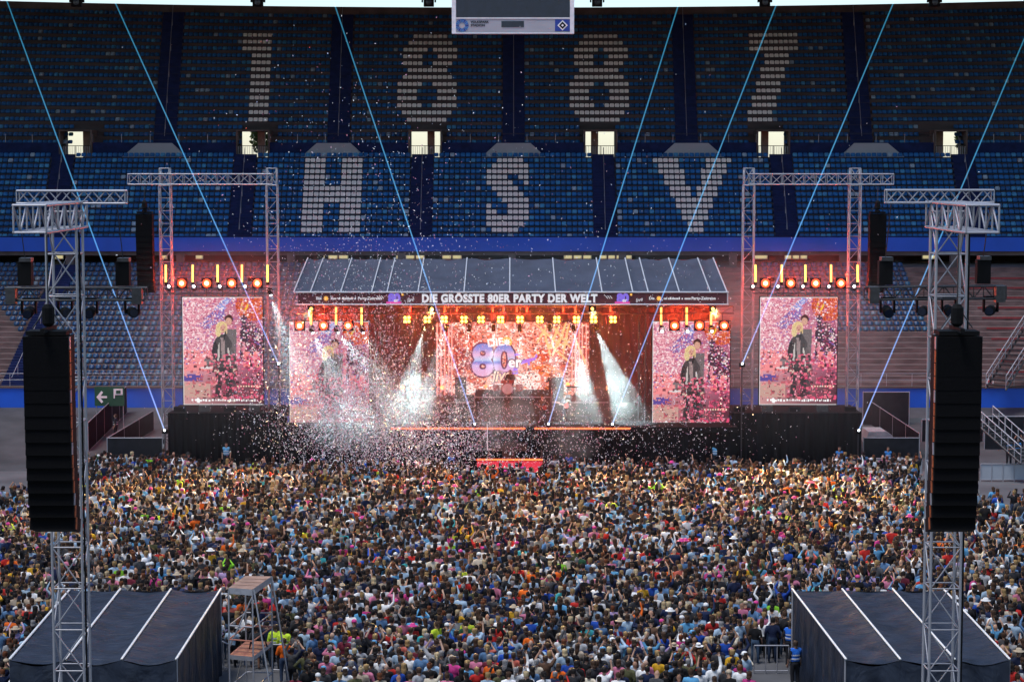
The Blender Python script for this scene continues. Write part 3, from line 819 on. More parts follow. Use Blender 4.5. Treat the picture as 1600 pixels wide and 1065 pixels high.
# ---- pictures on the LED panels
def led_mesh(name, W, H, img, mt):
    """a flat display: one face for each group of diodes"""
    h, w = img.shape[:2]
    me = bpy.data.meshes.new(name)
    gx, gz = np.meshgrid(np.linspace(-W/2, W/2, w+1), np.linspace(H, 0, h+1))
    V = np.stack([gx, np.zeros_like(gx), gz], -1).reshape(-1, 3)
    i, j = np.meshgrid(np.arange(h), np.arange(w), indexing='ij'); a = (i*(w+1)+j).ravel()
    F = np.stack([a+w+1, a+w+2, a+1, a], 1)
    me.vertices.add(len(V)); me.vertices.foreach_set('co', V.astype(np.float32).ravel())
    me.loops.add(F.size); me.loops.foreach_set('vertex_index', F.astype(np.int32).ravel())
    me.polygons.add(len(F)); me.polygons.foreach_set('loop_start', (np.arange(len(F))*4).astype(np.int32)); me.polygons.foreach_set('loop_total', np.full(len(F), 4, np.int32))
    me.update(calc_edges=True)
    at = me.attributes.new('col', 'FLOAT_COLOR', 'FACE'); lin = (img/255.0)**2.2
    at.data.foreach_set('color', np.concatenate([lin.reshape(-1, 3), np.ones((h*w, 1))], 1).astype(np.float32).ravel())
    me.materials.append(mt); return me
def blobs(img, n, pal, u0, u1, v0, v1, smin=1, smax=3):
    h, w = img.shape[:2]
    for _ in range(n):
        x, y = int(w*nrs.uniform(u0, u1)), int(h*nrs.uniform(v0, v1)); a, c = nrs.randint(smin, smax+1), nrs.randint(1, smax)
        img[y:y+c, x:x+a] = pal[nrs.randint(len(pal))]
def ell(img, u, v, ru, rv, c, noise=12, rot=0.0):
    h, w = img.shape[:2]; yy, xx = np.mgrid[0:h, 0:w]; du, dv = xx/w-u, (yy/h-v)
    a, b_ = du*math.cos(rot)+dv*math.sin(rot), -du*math.sin(rot)+dv*math.cos(rot)
    m = (a/ru)**2+(b_/rv)**2 < 1; img[m] = np.array(c)+nrs.normal(0, noise, (m.sum(), 1))
def singer_picture():
    h, w = 168, 122; yy, xx = np.mgrid[0:h, 0:w]; u, v = (xx/w)[..., None], (yy/h)[..., None]
    img = np.array((236, 165, 178))*(1-u)+np.array((170, 84, 116))*u
    k = np.clip((v-.60)*4, 0, 1); img = img*(1-k)+(np.array((205, 150, 150))*(1-u)+np.array((86, 40, 54))*u)*k
    ell(img, .47, .10, .22, .045, (150, 160, 220), 25, -.7); ell(img, .38, .2, .16, .06, (130, 105, 175), 25, -.5); ell(img, .88, .07, .22, .15, (214, 84, 34), 30)
    ell(img, .80, .09, .06, .012, (250, 190, 50), 8, -.9); ell(img, .74, .07, .012, .06, (245, 180, 40), 8, .3)
    img[int(.49*h):int(.69*h), :int(.36*w)] = (248, 142, 145); img[int(.715*h):int(.785*h), :int(.25*w)] = (88, 70, 150); img[int(.80*h):int(.93*h), :int(.34*w)] = (200, 158, 146)
    ell(img, .84, .45, .16, .22, (78, 34, 54), 18)
    for x in (.70, .77): img[int(.27*h):int(.52*h), int((x-.022)*w):int((x+.016)*w)] = (222, 132, 146)
    for x in (.80, .925): img[int(.51*h):int(.65*h), int((x-.042)*w):int((x+.042)*w)] = (250, 138, 132)
    ell(img, .76, .2, .045, .04, (70, 45, 60), 12); ell(img, .77, .32, .05, .10, (60, 34, 50), 12)
    blobs(img, 1500, [(255,232,232),(255,190,200),(190,75,118),(120,96,180),(255,246,246),(162,62,92),(240,150,165)], 0, 1, 0, .62, 1, 3)
    blobs(img, 500, [(255,240,240),(255,205,210),(200,90,125)], 0, .45, 0, .5, 1, 3)
    D1, D2 = (66, 62, 64), (46, 42, 45)
    def trap(v0, v1, a0, b0, a1, b1, c, noise=9):
        for r_ in range(int(v0*h), int(v1*h)):
            f = (r_/h-v0)/(v1-v0); x0, x1 = int((a0+(a1-a0)*f)*w), int((b0+(b1-b0)*f)*w); img[r_, x0:x1] = np.array(c)+nrs.normal(0, noise, (max(0, x1-x0), 1))
    trap(.30, .62, .53, .68, .52, .66, (112, 102, 104)); trap(.62, .92, .54, .65, .56, .66, (70, 60, 64))          # second singer
    trap(.35, .42, .44, .56, .39, .62, D1); trap(.42, .66, .39, .62, .41, .60, D1); trap(.66, .93, .41, .60, .40, .62, D2); trap(.72, .93, .495, .515, .47, .54, (150, 84, 96))   # jacket, trousers
    trap(.38, .58, .475, .53, .49, .525, (150, 130, 130))
    ell(img, .385, .55, .035, .15, D2, 8, .12); ell(img, .63, .60, .035, .14, (96, 86, 88), 8, -.22)                                     # sleeves
    ell(img, .44, .54, .012, .12, (196, 188, 184), 8, .08); ell(img, .575, .56, .012, .10, (206, 196, 190), 8, -.15)                     # lapels
    ell(img, .33, .60, .075, .055, (118, 108, 112), 10); ell(img, .29, .652, .08, .010, (226, 222, 222), 4); ell(img, .645, .68, .03, .02, (222, 180, 160), 6); ell(img, .415, .685, .035, .018, (224, 190, 175), 6)
    ell(img, .575, .20, .052, .040, (66, 32, 28), 8); ell(img, .572, .222, .040, .034, (212, 160, 138), 10)                              # second head
    ell(img, .485, .275, .070, .052, (226, 196, 138), 16); ell(img, .50, .288, .038, .034, (218, 158, 140), 8); ell(img, .44, .32, .035, .045, (222, 196, 142), 14); ell(img, .535, .31, .02, .03, (215, 185, 130), 10)
    ell(img, .50, .30, .016, .004, (120, 40, 40), 3); ell(img, .485, .281, .006, .004, (50, 30, 30), 2); ell(img, .515, .281, .006, .004, (50, 30, 30), 2); ell(img, .52, .36, .012, .05, (30, 28, 32), 4, .3)
    blobs(img, 420, [(228,76,116),(246,150,170),(58,26,36),(156,46,80),(236,110,128)], .3, 1, .52, .95, 1, 5); blobs(img, 150, [(240,150,150),(190,90,100),(120,60,70)], 0, .4, .5, .95, 1, 5)
    for k_ in range(9): x = int((.68+.034*k_)*w); img[int(.823*h):int(.838*h), x:x+2] = (255, 236, 195)
    x = int(.10*w)
    while x < int(.93*w):                       # the caption line, too small to read
        a = nrs.randint(1, 4); o_ = nrs.randint(0, 2); img[int(.948*h)+o_:int(.966*h)+nrs.randint(0, 2), x:x+a] = (255, 255, 255); x += a+nrs.randint(1, 3)
    ell(img, .18, .957, .028, .022, (255, 255, 255), 0, .5); img[0:1] = 235; img[-1:] = 220; img[:, 0:1] = 220
    return np.clip(img, 0, 255)
IMG = singer_picture()
def led_panel(x0, x1, y0, y1, Y, label):
    p0, p1 = P(x0, y1, Y), P(x1, y0, Y); W, Hh = p1.x-p0.x, p1.z-p0.z; cx = (p0.x+p1.x)/2
    t = thing('video_screen', label, 'screen', (cx, Y, p0.z), 'portrait video screens beside the stage')
    me = pm(('led',), lambda: led_mesh('picture', 1, 1, IMG, M['screen']))
    o = bpy.data.objects.new('picture', me); o.location = (cx, Y-.01, p0.z); o.scale = (W, 1, Hh); link(o, t)
    b = MB(); b.box(cx-W/2-.05, cx+W/2+.05, Y, Y+.18, p0.z-.05, p1.z+.05); b.build('cabinet', M['black'], t)
    for k in range(5):
        bar('hanger', (cx-W/2+W*(k+.5)/5, Y+.1, p1.z+.04), (cx-W/2+W*(k+.5)/5, Y+.1, p1.z+.55), .03, M['alu_dark'], t)
    return t
led_panel(287, 410, 464, 632, 131, 'portrait video screen of two singers inside the left truss gate')
led_panel(453, 576, 502, 668, 131.2, 'portrait video screen of two singers at the left end of the stage, behind confetti')
led_panel(1019, 1141, 502, 668, 131.2, 'portrait video screen of two singers at the right end of the stage')
led_panel(1186, 1309, 464, 632, 131, 'portrait video screen of two singers inside the right truss gate')

def wall_picture():
    h, w = 120, 220; img = np.zeros((h, w, 3)); yy, xx = np.mgrid[0:h, 0:w]; u, v = xx/w, yy/h
    e = np.clip(1.25-2.1*np.abs(u-.5), 0, 1)[..., None]
    img[:] = np.array((110, 25, 26))*(1-e)+np.array((232, 150, 132))*e
    for k in range(16):
        ell(img, nrs.uniform(.02, .98), nrs.uniform(0, .9), nrs.uniform(.03, .09), nrs.uniform(.05, .16), [(250,225,215),(255,170,150),(215,80,50),(235,120,60),(130,30,35)][k % 5], 20, nrs.uniform(-1, 1))
    blobs(img, 5200, [(255,245,240),(255,205,195),(230,110,95),(180,45,42),(225,100,50),(90,16,22),(255,225,215),(140,30,34)], 0, 1, 0, .88, 1, 3)
    for k in range(12):
        ell(img, nrs.uniform(.6, .95), nrs.uniform(.05, .4), .008, nrs.uniform(.05, .2), (255, 190, 130), 10, nrs.uniform(-.7, .7))
    img[int(.87*h):] = (252, 165, 165); img[int(.955*h):, int(.55*w):] = (90, 60, 150); img[int(.955*h):, :int(.3*w)] = (225, 140, 150)
    return np.clip(img, 0, 255)
WY = 140.0
p0, p1 = P(681, 634, WY), P(921, 503, WY)
wall = thing('video_wall', 'wide glowing stage video wall with 80er live logo', 'screen', ((p0.x+p1.x)/2, WY, p0.z))
o = bpy.data.objects.new('picture', led_mesh('picture', p1.x-p0.x, p1.z-p0.z, wall_picture(), M['screen_main'])); o.location = ((p0.x+p1.x)/2, WY-.01, p0.z); link(o, wall)
b = MB(); b.box(p0.x-.1, p1.x+.1, WY, WY+.2, DECK_Z, p1.z+.1); b.build('cabinet', M['black'], wall)
# the logo shown on it
def grad_mat(name, stops, s=1.0):
    m, nt, bs = _nt(name); tc = nt.nodes.new('ShaderNodeTexCoord'); sp = nt.nodes.new('ShaderNodeSeparateXYZ'); rp = nt.nodes.new('ShaderNodeValToRGB')
    nt.links.new(tc.outputs['Generated'], sp.inputs[0]); nt.links.new(sp.outputs['Y'], rp.inputs[0]); nt.links.new(rp.outputs[0], bs.inputs['Emission Color'])
    e = rp.color_ramp.elements
    e[0].position, e[0].color = stops[0][0], (*stops[0][1], 1); e[1].position, e[1].color = stops[-1][0], (*stops[-1][1], 1)
    for q, c in stops[1:-1]: n = e.new(q); n.color = (*c, 1)
    bs.inputs['Base Color'].default_value = (.01,.01,.01,1); bs.inputs['Emission Strength'].default_value = s
    return m
g80 = grad_mat('logo_gradient', [(0, (.9,.5,.75)), (.32, (.75,.55,.95)), (.42, (.08,.2,.75)), (.5, (.5,.7,1)), (.68, (.85,.55,.85)), (.86, (.25,.35,.85)), (1, (.12,.3,.8))], .6)
purple = mat_emit('logo_purple', (.08, .012, .07), .6); lgw = mat_emit('logo_white', (1, .97, .95), .7); vio2 = mat_emit('logo_violet_light', (.22, .13, .62), .9); lgo = mat_emit('logo_orange', (.85, .30, .05), 1.1)
c = P(771, 565, WY-.1)
lettering('logo_lettering', '80', (c.x, WY-.06, c.z), 2.95, purple, wall, off=.22)
lettering('logo_lettering', '80', (c.x, WY-.10, c.z), 2.95, g80, wall, off=.11)
c = P(804, 566, WY-.1)
lettering('logo_lettering', 'er', (c.x, WY-.12, c.z), 1.0, purple, wall, off=.10); lettering('logo_lettering', 'er', (c.x, WY-.15, c.z), 1.0, lgw, wall, off=.025)
def lpoly(pts, y, mt, nm): b = MB(); b.prism([(P(x, yy, WY).x, P(x, yy, WY).z) for x, yy in pts], WY-y-.02, WY-y); return b.build(nm, mt, wall)
lpoly([(812,563),(835,558),(838,551),(840,556),(836,562),(814,569)], .10, vio2, 'logo_keytar_neck'); lpoly([(800,572),(808,572),(810,584),(801,584)], .08, vio2, 'logo_keytar_body'); lpoly([(824,561),(828,560),(828,570),(825,570)], .08, vio2, 'logo_keytar_leg'); lpoly([(801,553),(808,551),(814,554),(803,556)], .08, vio2, 'logo_keytar_horn')
c = P(774, 535, WY); lettering('logo_lettering', 'DIE', (c.x, WY-.10, c.z), .75, lgw, wall, off=.02, tilt=.12)
c = P(792, 534, WY); b = MB(); b.prism([(c.x+.36*math.cos(t*.5236), c.z+.36*math.sin(t*.5236)) for t in range(12)], WY-.10, WY-.08); b.build('logo_disc', lgo, wall); star(wall, (c.x, c.z), WY-.12, .30, lgw, 8)
c = P(782, 587, WY); lettering('logo_lettering', 'live', (c.x, WY-.12, c.z), 1.0, purple, wall, off=.07, shear=.4, tilt=.18); lettering('logo_lettering', 'live', (c.x, WY-.15, c.z), 1.0, mat_emit('logo_cream', (1, .82, .62), .6), wall, off=.02, shear=.4, tilt=.18)
lpoly([(764,601),(806,595),(806,597),(764,603)], .10, lgw, 'logo_underline'); lpoly([(748,604),(755,603),(755,605),(748,606)], .10, lgw, 'logo_underline')
c = P(759, 603, WY); star(wall, (c.x, c.z), WY-.12, .16, lgo, 6)
# upright LED lines each side of the wall
for side, xs_ in (('left', (683, 689, 695, 701, 706)), ('right', (894, 899, 905, 910, 916))):
    t = thing('light_column', 'cluster of pink vertical light lines at the %s edge of the stage video wall' % side, 'stage light', (P(xs_[2], 600, WY-1.2).x, WY-1.2, DECK_Z), 'light columns beside the video wall')
    for i, x in enumerate(xs_):
        q0, q1 = P(x, 612 if i % 2 else 622, WY-1.2-.2*(i % 2)), P(x, 505, WY-1.2-.2*(i % 2)); bar('light_line', q0, q1, .035, M['pink_line'], t); bar('post', q0-Vector((0,0,q0.z-DECK_Z)), q0, .03, M['alu_dark'], t)

# ---- risers, runway, front island
ris = thing('band_riser', 'low dark band riser across the back of the stage', 'riser', (0, 136, DECK_Z))
for x0, x1, h in ((640, 740, .9), (742, 860, 1.25), (862, 950, .9)):
    a, b2 = P(x0, 640, 136).x, P(x1, 640, 136).x
    b = MB(); b.box(a, b2, 135.2, 139.2, DECK_Z+.01, DECK_Z+h); b.build('platform', M['black'], ris)
    b = MB(); b.box(a, b2, 135.14, 135.19, DECK_Z+h-.1, DECK_Z+h-.02); b.build('edge_profile', M['alu'], ris)
IY = 121.5
iz = P(800, 715, IY).z; ia, ib = P(745, 715, IY).x, P(848, 715, IY).x
isl = thing('runway_island', 'small stage island with glowing red front at the end of the runway', 'stage', ((ia+ib)/2, IY, 0))
b = MB(); b.box(ia, ib, IY, IY+3.2, iz-.2, iz); b.build('deck', M['black'], isl)
b = MB(); b.box((ia+ib)/2-1.1, (ia+ib)/2+1.1, IY+3.2, SY+.3, iz-.2, iz-.01); b.build('runway', M['black'], isl)
b = MB(); b.box(ia, ib, IY-.06, IY-.003, iz-.15, iz-.05); b.build('led_strip', M['strip'], isl)
b = MB(); b.box(ia+.02, ib-.02, IY+.05, IY+3.1, 0, iz-.21); b.build('red_skirt', mat_emit('red_led_front', (.75, .04, .07), .55), isl)
for x in (752, 775, 815, 835):
    p = P(x, 709, IY+.4)
    t = thing('stage_monitor', 'black wedge monitor on the island edge, %s' % {752:'outermost on the keyboard side', 775:'next to the centre mark', 815:'just past the centre', 835:'outermost on the guitar side'}[x], 'monitor', (p.x, IY+.4, iz), 'monitors on the island edge')
    b = MB(); w = .38; b.add([(p.x-w,IY+.15,iz),(p.x+w,IY+.15,iz),(p.x+w,IY+.65,iz),(p.x-w,IY+.65,iz),(p.x-w,IY+.2,iz+.38),(p.x+w,IY+.2,iz+.38),(p.x+w,IY+.45,iz+.38),(p.x-w,IY+.45,iz+.38)], [(0,3,2,1),(4,5,6,7),(0,1,5,4),(1,2,6,5),(2,3,7,6),(3,0,4,7)]); b.build('cabinet', M['black'], t)
    b = MB(); b.add([(p.x-w+.05,IY+.64,iz+.05),(p.x+w-.05,IY+.64,iz+.05),(p.x+w-.05,IY+.47,iz+.35),(p.x-w+.05,IY+.47,iz+.35)], [(0,1,2,3)]); b.build('grille', M['grille'], t)
# steps from the runway, white rail
t = thing('steps', 'pale steps with handrail beside the runway', 'steps', (P(776, 690, 125).x, 125, 0))
px_ = P(774, 690, 125).x
for k in range(5):
    b = MB(); b.box(px_-.5, px_+.5, 124.2+k*.32, 124.5+k*.32, iz*(k/5), iz*((k+1)/5)-.02); b.build('tread', M['grey_panel'], t)
bar('handrail', (px_-.5, 124.2, 1.0), (px_-.5, 125.8, iz+1.5), .03, M['white_paint'], t); bar('handrail', (px_-.5, 125.8, iz), (px_-.5, 125.8, iz+1.5), .03, M['white_paint'], t)
# drum kit on the middle riser
dz_ = DECK_Z+1.25; dp = P(793, 640, 136.2)
dk = thing('drum_kit', 'drum kit with white bass drum on the middle riser', 'drum kit', (dp.x, 136.2, dz_))
shell = mat('drum_shell', (.35, .05, .05), .35); brass = mat('brass', (.5, .38, .12), .3, .9)
b = MB(); b.lathe((dp.x, 136, dz_+.42), [(.36,-.2),(.40,-.19),(.40,.25),(.36,.26)], 18, 'Y'); b.build('bass_drum', shell, dk)
b = MB(); b.lathe((dp.x, 135.78, dz_+.42), [(.05,0),(.36,0),(.36,.012)], 18, 'Y'); b.build('drum_head', M['white_paint'], dk)
for dx, dy, z, r_, h in ((-.28,0,.85,.17,.22),(.28,0,.85,.18,.24),(-.75,.1,.45,.22,.40),(.78,.1,.45,.24,.45),(.1,.55,.6,.19,.16)):
    b = MB(); b.lathe((dp.x+dx, 136.2+dy, dz_+z), [(r_,-h/2),(r_,h/2)], 14); q = b.build('tom', shell, dk)
    for s_ in (-1, 1): bar('stand_leg', (dp.x+dx+s_*r_, 136.2+dy, dz_), (dp.x+dx+s_*r_*.8, 136.2+dy, dz_+z-h/2+.02), .015, M['alu'], dk)
for dx, dy, z in ((-.95,.1,1.35),(.95,.1,1.4),(-.5,.4,1.5),(.55,.4,1.5)):
    b = MB(); b.lathe((dp.x+dx, 136.2+dy, dz_+z), [(.27,0),(.05,.03),(.02,.05)], 14); b.build('cymbal', brass, dk); bar('stand', (dp.x+dx, 136.2+dy, dz_), (dp.x+dx, 136.2+dy, dz_+z), .014, M['alu'], dk)
# keyboards and amplifiers on the risers
for i, (x, h, lab) in enumerate(((668, .9, 'keyboard on a stand at the outer end of the band riser'), (900, .9, 'keyboard on a stand near the pink light lines'))):
    p = P(x, 640, 135.8); t = thing('keyboard', lab, 'keyboard', (p.x, 135.8, DECK_Z+h), 'keyboards on the risers'); z = DECK_Z+h
    b = MB(); b.box(p.x-.65, p.x+.65, 135.6, 135.95, z+.86, z+.96); k_ = b.build('keyboard_body', M['black'], t)
    b = MB(); b.box(p.x-.6, p.x+.6, 135.75, 135.94, z+.961, z+.98); b.build('keys', M['white_paint'], k_)
    for s_ in (-1, 1): bar('leg', (p.x-s_*.5, 135.7, z), (p.x+s_*.5, 135.7, z+.86), .02, M['alu_dark'], t)
for i, (x, lab) in enumerate(((720, 'black amplifier stack between keyboard and drums'), (872, 'black amplifier stack between drums and right singer'), (938, 'black amplifier stack at the outer right of the riser'))):
    p = P(x, 640, 137); z = DECK_Z+.9; t = thing('amplifier_stack', lab, 'amplifier', (p.x, 137, z), 'amplifiers on the risers')
    for k in range(2):
        b = MB(); b.box(p.x-.38, p.x+.38, 136.8, 137.2, z+.01+k*.72, z+.70+k*.72); q = b.build('cabinet', M['black'], t); b = MB(); b.box(p.x-.32, p.x+.32, 136.77, 136.795, z+.06+k*.72, z+.62+k*.72); b.build('grille', M['grille'], q)
# performers
SK = (.50, .30, .21)
def perf(x, y, Y, z, pose, hair, hc, shirt, trs, label, rot=math.pi):
    p = P(x, y, Y)
    return person((p.x, Y, z), rot, 1.8, pose, hair, dict(skin=SK, shirt=shirt, trousers=trs, hair=hc), label, True, False, 'performers on stage', face=True)
perf(828, 680, 124.6, iz, 'mic', 'short', (.05,.03,.02), (.05,.045,.04), (.03,.03,.03), 'person in dark jacket singing on the runway, in front of the drums', math.pi+.2)
perf(848, 668, 130.5, DECK_Z, 'guitar', 'long', (.10,.06,.03), (.10,.08,.06), (.05,.05,.06), 'person with long hair playing guitar behind the runway singer', math.pi-.3)
perf(862, 640, 135.9, DECK_Z+.9, 'mic', 'long', (.45,.30,.12), (.03,.03,.035), (.03,.03,.03), 'blond person in black singing on the riser near the right light lines', math.pi)
perf(882, 668, 131.5, DECK_Z, 'guitar', 'short', (.04,.03,.02), (.04,.05,.06), (.03,.03,.04), 'person in dark shirt with guitar at the foot of the right riser', math.pi+.25)
perf(797, 640, 137.1, DECK_Z+1.0, 'front', 'short', (.05,.03,.02), (.02,.02,.02), (.02,.02,.02), 'drummer in black seated behind the white bass drum', math.pi)
perf(668, 640, 136.6, DECK_Z+.9, 'front', 'short', (.06,.04,.02), (.07,.02,.03), (.03,.03,.03), 'person in wine shirt behind the outer keyboard', math.pi)
def guitar(x, Y, z, lab, rot):
    t = thing('electric_guitar', lab, 'guitar', (x, Y, z)); b = MB()
    b.prism([(x+.02,z-.13),(x+.2,z-.17),(x+.3,z-.05),(x+.22,z+.03),(x+.25,z+.15),(x+.08,z+.13),(x,z+.02)], Y-.03, Y+.03); b.build('guitar_body', mat('guitar_red', (.4,.05,.04), .3) if 'guitar_red' not in bpy.data.materials else bpy.data.materials['guitar_red'], t)
    b = MB(); b.prism([(x+.02,z-.01),(x-.55,z+.22),(x-.53,z+.26),(x+.04,z+.05)], Y-.015, Y+.015); b.build('guitar_neck', M['wood'], t)
p = P(848, 668, 130.5); guitar(p.x-.02, 130.5-.24, DECK_Z+1.08, 'guitar held by the long haired player', 0)
p = P(882, 668, 131.5); guitar(p.x-.02, 131.5-.24, DECK_Z+1.08, 'guitar held by the player at the right riser', 0)

# ================================================================== TRUSS GATES, WINGS
ORD = ['first', 'second', 'third', 'fourth', 'fifth', 'sixth', 'seventh', 'eighth', 'ninth', 'tenth', 'eleventh', 'twelfth', 'thirteenth']
GY = 131.9
for side, xa, xb, be in (('left', 258, 425, 201), ('right', 1170, 1336, 1395)):
    pa, pb = P(xa, 280, GY), P(xb, 280, GY); z1, z0 = P(800, 271, GY).z, P(800, 289, GY).z
    t = thing('truss_gate', 'tall silver truss gate holding the %s video screen and speaker column' % side, 'truss gate', ((pa.x+pb.x)/2, GY, 0), 'truss gates beside the stage')
    for p in (pa, pb):
        truss(t, (p.x, GY, 0.02), (p.x, GY, z0-.02), .70, 22, M['alu'], rc=.042, rb=.024, ends=True, sides=4 if 0 else 3)
        truss(t, (p.x, GY, z0), (p.x, GY, P(800, 263, GY).z), .62, 1, M['alu'], rc=.045, rb=.03, cross=True)
        b = MB(); b.box(p.x-.7, p.x+.7, GY-.7, GY+.7, 0.0, .06); b.build('base_plate', M['alu'], t)
    e = P(be, 280, GY).x; zc_ = (z0+z1)/2
    x0, x1 = (e, pb.x) if side == 'left' else (pa.x, e)
    truss(t, (x0, GY, zc_), (x1, GY, zc_), .66, 13, M['alu'], rc=.045, rb=.026, cross=True)
# black cloth side walls below the gates
for side, x0, x1 in (('left', 262, 449), ('right', 1143, 1347)):
    p0, p1 = P(x0, 645, 129.8), P(x1, 645, 129.8)
    t = thing('wing_wall', 'black cloth covered side wall below the %s truss gate' % side, 'stage wall', ((p0.x+p1.x)/2, 129.8, 0), 'cloth walls beside the stage')
    b = MB(); n = 60; v = []
    for i in range(n+1):
        x = p0.x+(p1.x-p0.x)*i/n; d = .07*math.sin(i*1.7); v += [(x, 129.8+d, 0), (x, 129.8+d, p0.z)]
    b.add(v, [(2*i, 2*i+2, 2*i+3, 2*i+1) for i in range(n)]); b.build('cloth', M['cloth_black'], t)
    b = MB(); b.box(p0.x, p1.x, 129.95, 134.5, p0.z-.25, p0.z-.02); b.build('platform', M['black'], t)
    for k, x in enumerate(np.linspace(p0.x+.6, p1.x-.6, 5)):
        b = MB(); b.box(x-.35, x+.35, 130.6, 131.2, p0.z-.019, p0.z+.28+.1*(k % 2)); b.build('equipment_case', M['alu_dark'] if k % 2 else M['black'], t)

# ================================================================== STAGE LAMPS
def spot(name, loc, target, energy, color, angle, parent, blend=.35, r=.08):
    d = bpy.data.lights.new(name, 'SPOT'); d.energy = energy; d.color = color; d.spot_size = R(angle); d.spot_blend = blend; d.shadow_soft_size = r
    o = bpy.data.objects.new(name, d); loc = Vector(loc)
    o.matrix_world = Matrix.Translation(loc) @ (Vector(target)-loc).to_track_quat('-Z', 'Y').to_matrix().to_4x4()
    return link(o, parent)
def lamp_point(name, loc, energy, color, parent, r=.12):
    d = bpy.data.lights.new(name, 'POINT'); d.energy = energy; d.color = color; d.shadow_soft_size = r
    o = bpy.data.objects.new(name, d); o.location = loc; return link(o, parent)
def tube_light(x, y0, y1, Y, label, grp):
    p0, p1 = P(x, y1, Y), P(x, y0, Y); t = thing('tube_light', label, 'stage light', p0, grp)
    bar('tube', p0, p1, .065, M['amber'], t, 8)
    b = MB(); b.box(p0.x-.09, p0.x+.09, Y+.08, Y+.2, p0.z-.2, p1.z+.02); b.build('holder', M['black'], t)
def blinder(x, y, Y, label, grp):
    p = P(x, y, Y); t = thing('blinder', label, 'stage light', p, grp)
    b = MB(); b.box(p.x-.34, p.x+.34, Y, Y+.3, p.z-.34, p.z+.34); b.build('housing', M['black'], t)
    b = MB(); b.lathe((p.x, Y-.06, p.z), [(.10,0),(.24,.03),(.27,.055)], 16, 'Y'); o = b.build('lens', M['red_lamp'], t)
    b = MB(); b.lathe((p.x, Y-.075, p.z), [(.03,0),(.13,.008),(.14,.014)], 14, 'Y'); b.build('core', M['red_core'], o)
    spot('red_glow', (p.x, Y-.15, p.z), (p.x, Y-5, p.z+3.4), 2100, (1, .05, .012), 84, t, .6, .1)
def quad(x, y, Y, label, grp):
    p = P(x, y, Y); t = thing('four_cell_blinder', label, 'stage light', p, grp)
    b = MB(); b.box(p.x-.26, p.x+.26, Y, Y+.22, p.z-.26, p.z+.26); b.build('housing', M['black'], t)
    for sx in (-1, 1):
        for sz in (-1, 1): b = MB(); b.lathe((p.x+sx*.12, Y-.04, p.z+sz*.12), [(.04,0),(.085,.02),(.095,.035)], 12, 'Y'); b.build('cell', M['amber_cell'], t)
    bar('clamp', (p.x, Y+.1, p.z+.26), (p.x, Y+.1, p.z+.5), .02, M['alu_dark'], t)
    lamp_point('amber_glow', (p.x, Y-.3, p.z), 90, (1, .36, .04), t)
def head(p, label, grp, aim, s=.2, up=1, lens=True, beam=None, lens_mat=None):
    """moving head: base, yoke with two arms, barrel and lens; up=-1 hangs below its truss"""
    p = Vector(p); t = thing('moving_head', label, 'stage light', p, grp)
    b = MB(); b.box(p.x-s*.8, p.x+s*.8, p.y-s*.6, p.y+s*.6, min(p.z, p.z-up*s*.5), max(p.z, p.z-up*s*.5)); b.build('base', M['black'], t)
    c = p + Vector((0, 0, up*s*1.5))
    for sx in (-1, 1):
        y_ = MB(); y_.box(c.x+sx*s*.95-s*.13, c.x+sx*s*.95+s*.13, c.y-s*.3, c.y+s*.3, min(p.z, c.z+up*s*.25), max(p.z, c.z+up*s*.25)); y_.build('yoke_arm', M['black'], t)
    a = (Vector(aim)-c).normalized(); b = MB(); b.tube(c-a*s*1.1, c-a*s*.2, s*.62, s*.74, 12); b.tube(c-a*s*.2, c+a*s*1.2, s*.74, s*.70, 12); b.build('barrel', M['black'], t, True)
    if lens: b = MB(); b.tube(c+a*s*1.205, c+a*s*1.24, s*.58, n=12); b.build('lens', lens_mat or M['white_lens'], t)
    if beam: spot('beam_lamp', c+a*s*1.4, aim, beam[0], beam[1], beam[2], t, blend=.35)
    return t
W_ = (.80, .95, 1.0)
for side, tb, bl, hd in (('left', (259,301,340,378,418), (284,323,362,402), (264.5,303.5,344,383.6,422)), ('right', (1180.5,1221.5,1258.5,1298.5,1340), (1196,1235.5,1274.5,1314), (1176,1215,1254,1294.5,1334))):
    gr = thing('lighting_truss', 'dark lighting truss above the %s gate screen' % side, 'truss', (P(tb[2], 452, 130.9).x, 130.9, P(800, 452, 130.9).z), 'lighting trusses above the gate screens')
    truss(gr, P(tb[0]-4, 454, 130.9), P(tb[-1]+4, 454, 130.9), .34, 12, M['alu_dark'], sides=2, rc=.03, rb=.018)
    for i, x in enumerate(tb): tube_light(x, 413.5, 440.5, 130.4, '%s upright amber tube above the %s gate screen, counted from the left' % (ORD[i], side), 'amber tubes above the gate screens')
    for i, x in enumerate(bl): blinder(x, 442.5, 130.5, '%s round red blinder above the %s gate screen, counted from the left' % (ORD[i], side), 'red blinders above the gate screens')
    for i, x in enumerate(hd):
        p = P(x, 452, 130.2); beam = None
        aim = p + Vector((0, -6, 4))
        if side == 'left' and i == 4: aim = P(480, 640, 126); beam = (26000, W_, 20)
        head(p, '%s small moving head above the %s gate screen, counted from the left' % (ORD[i], side), 'moving heads above the gate screens', aim if beam else p+Vector((0,-8,-.6)), .15, 1 if not beam else -1, True, beam)
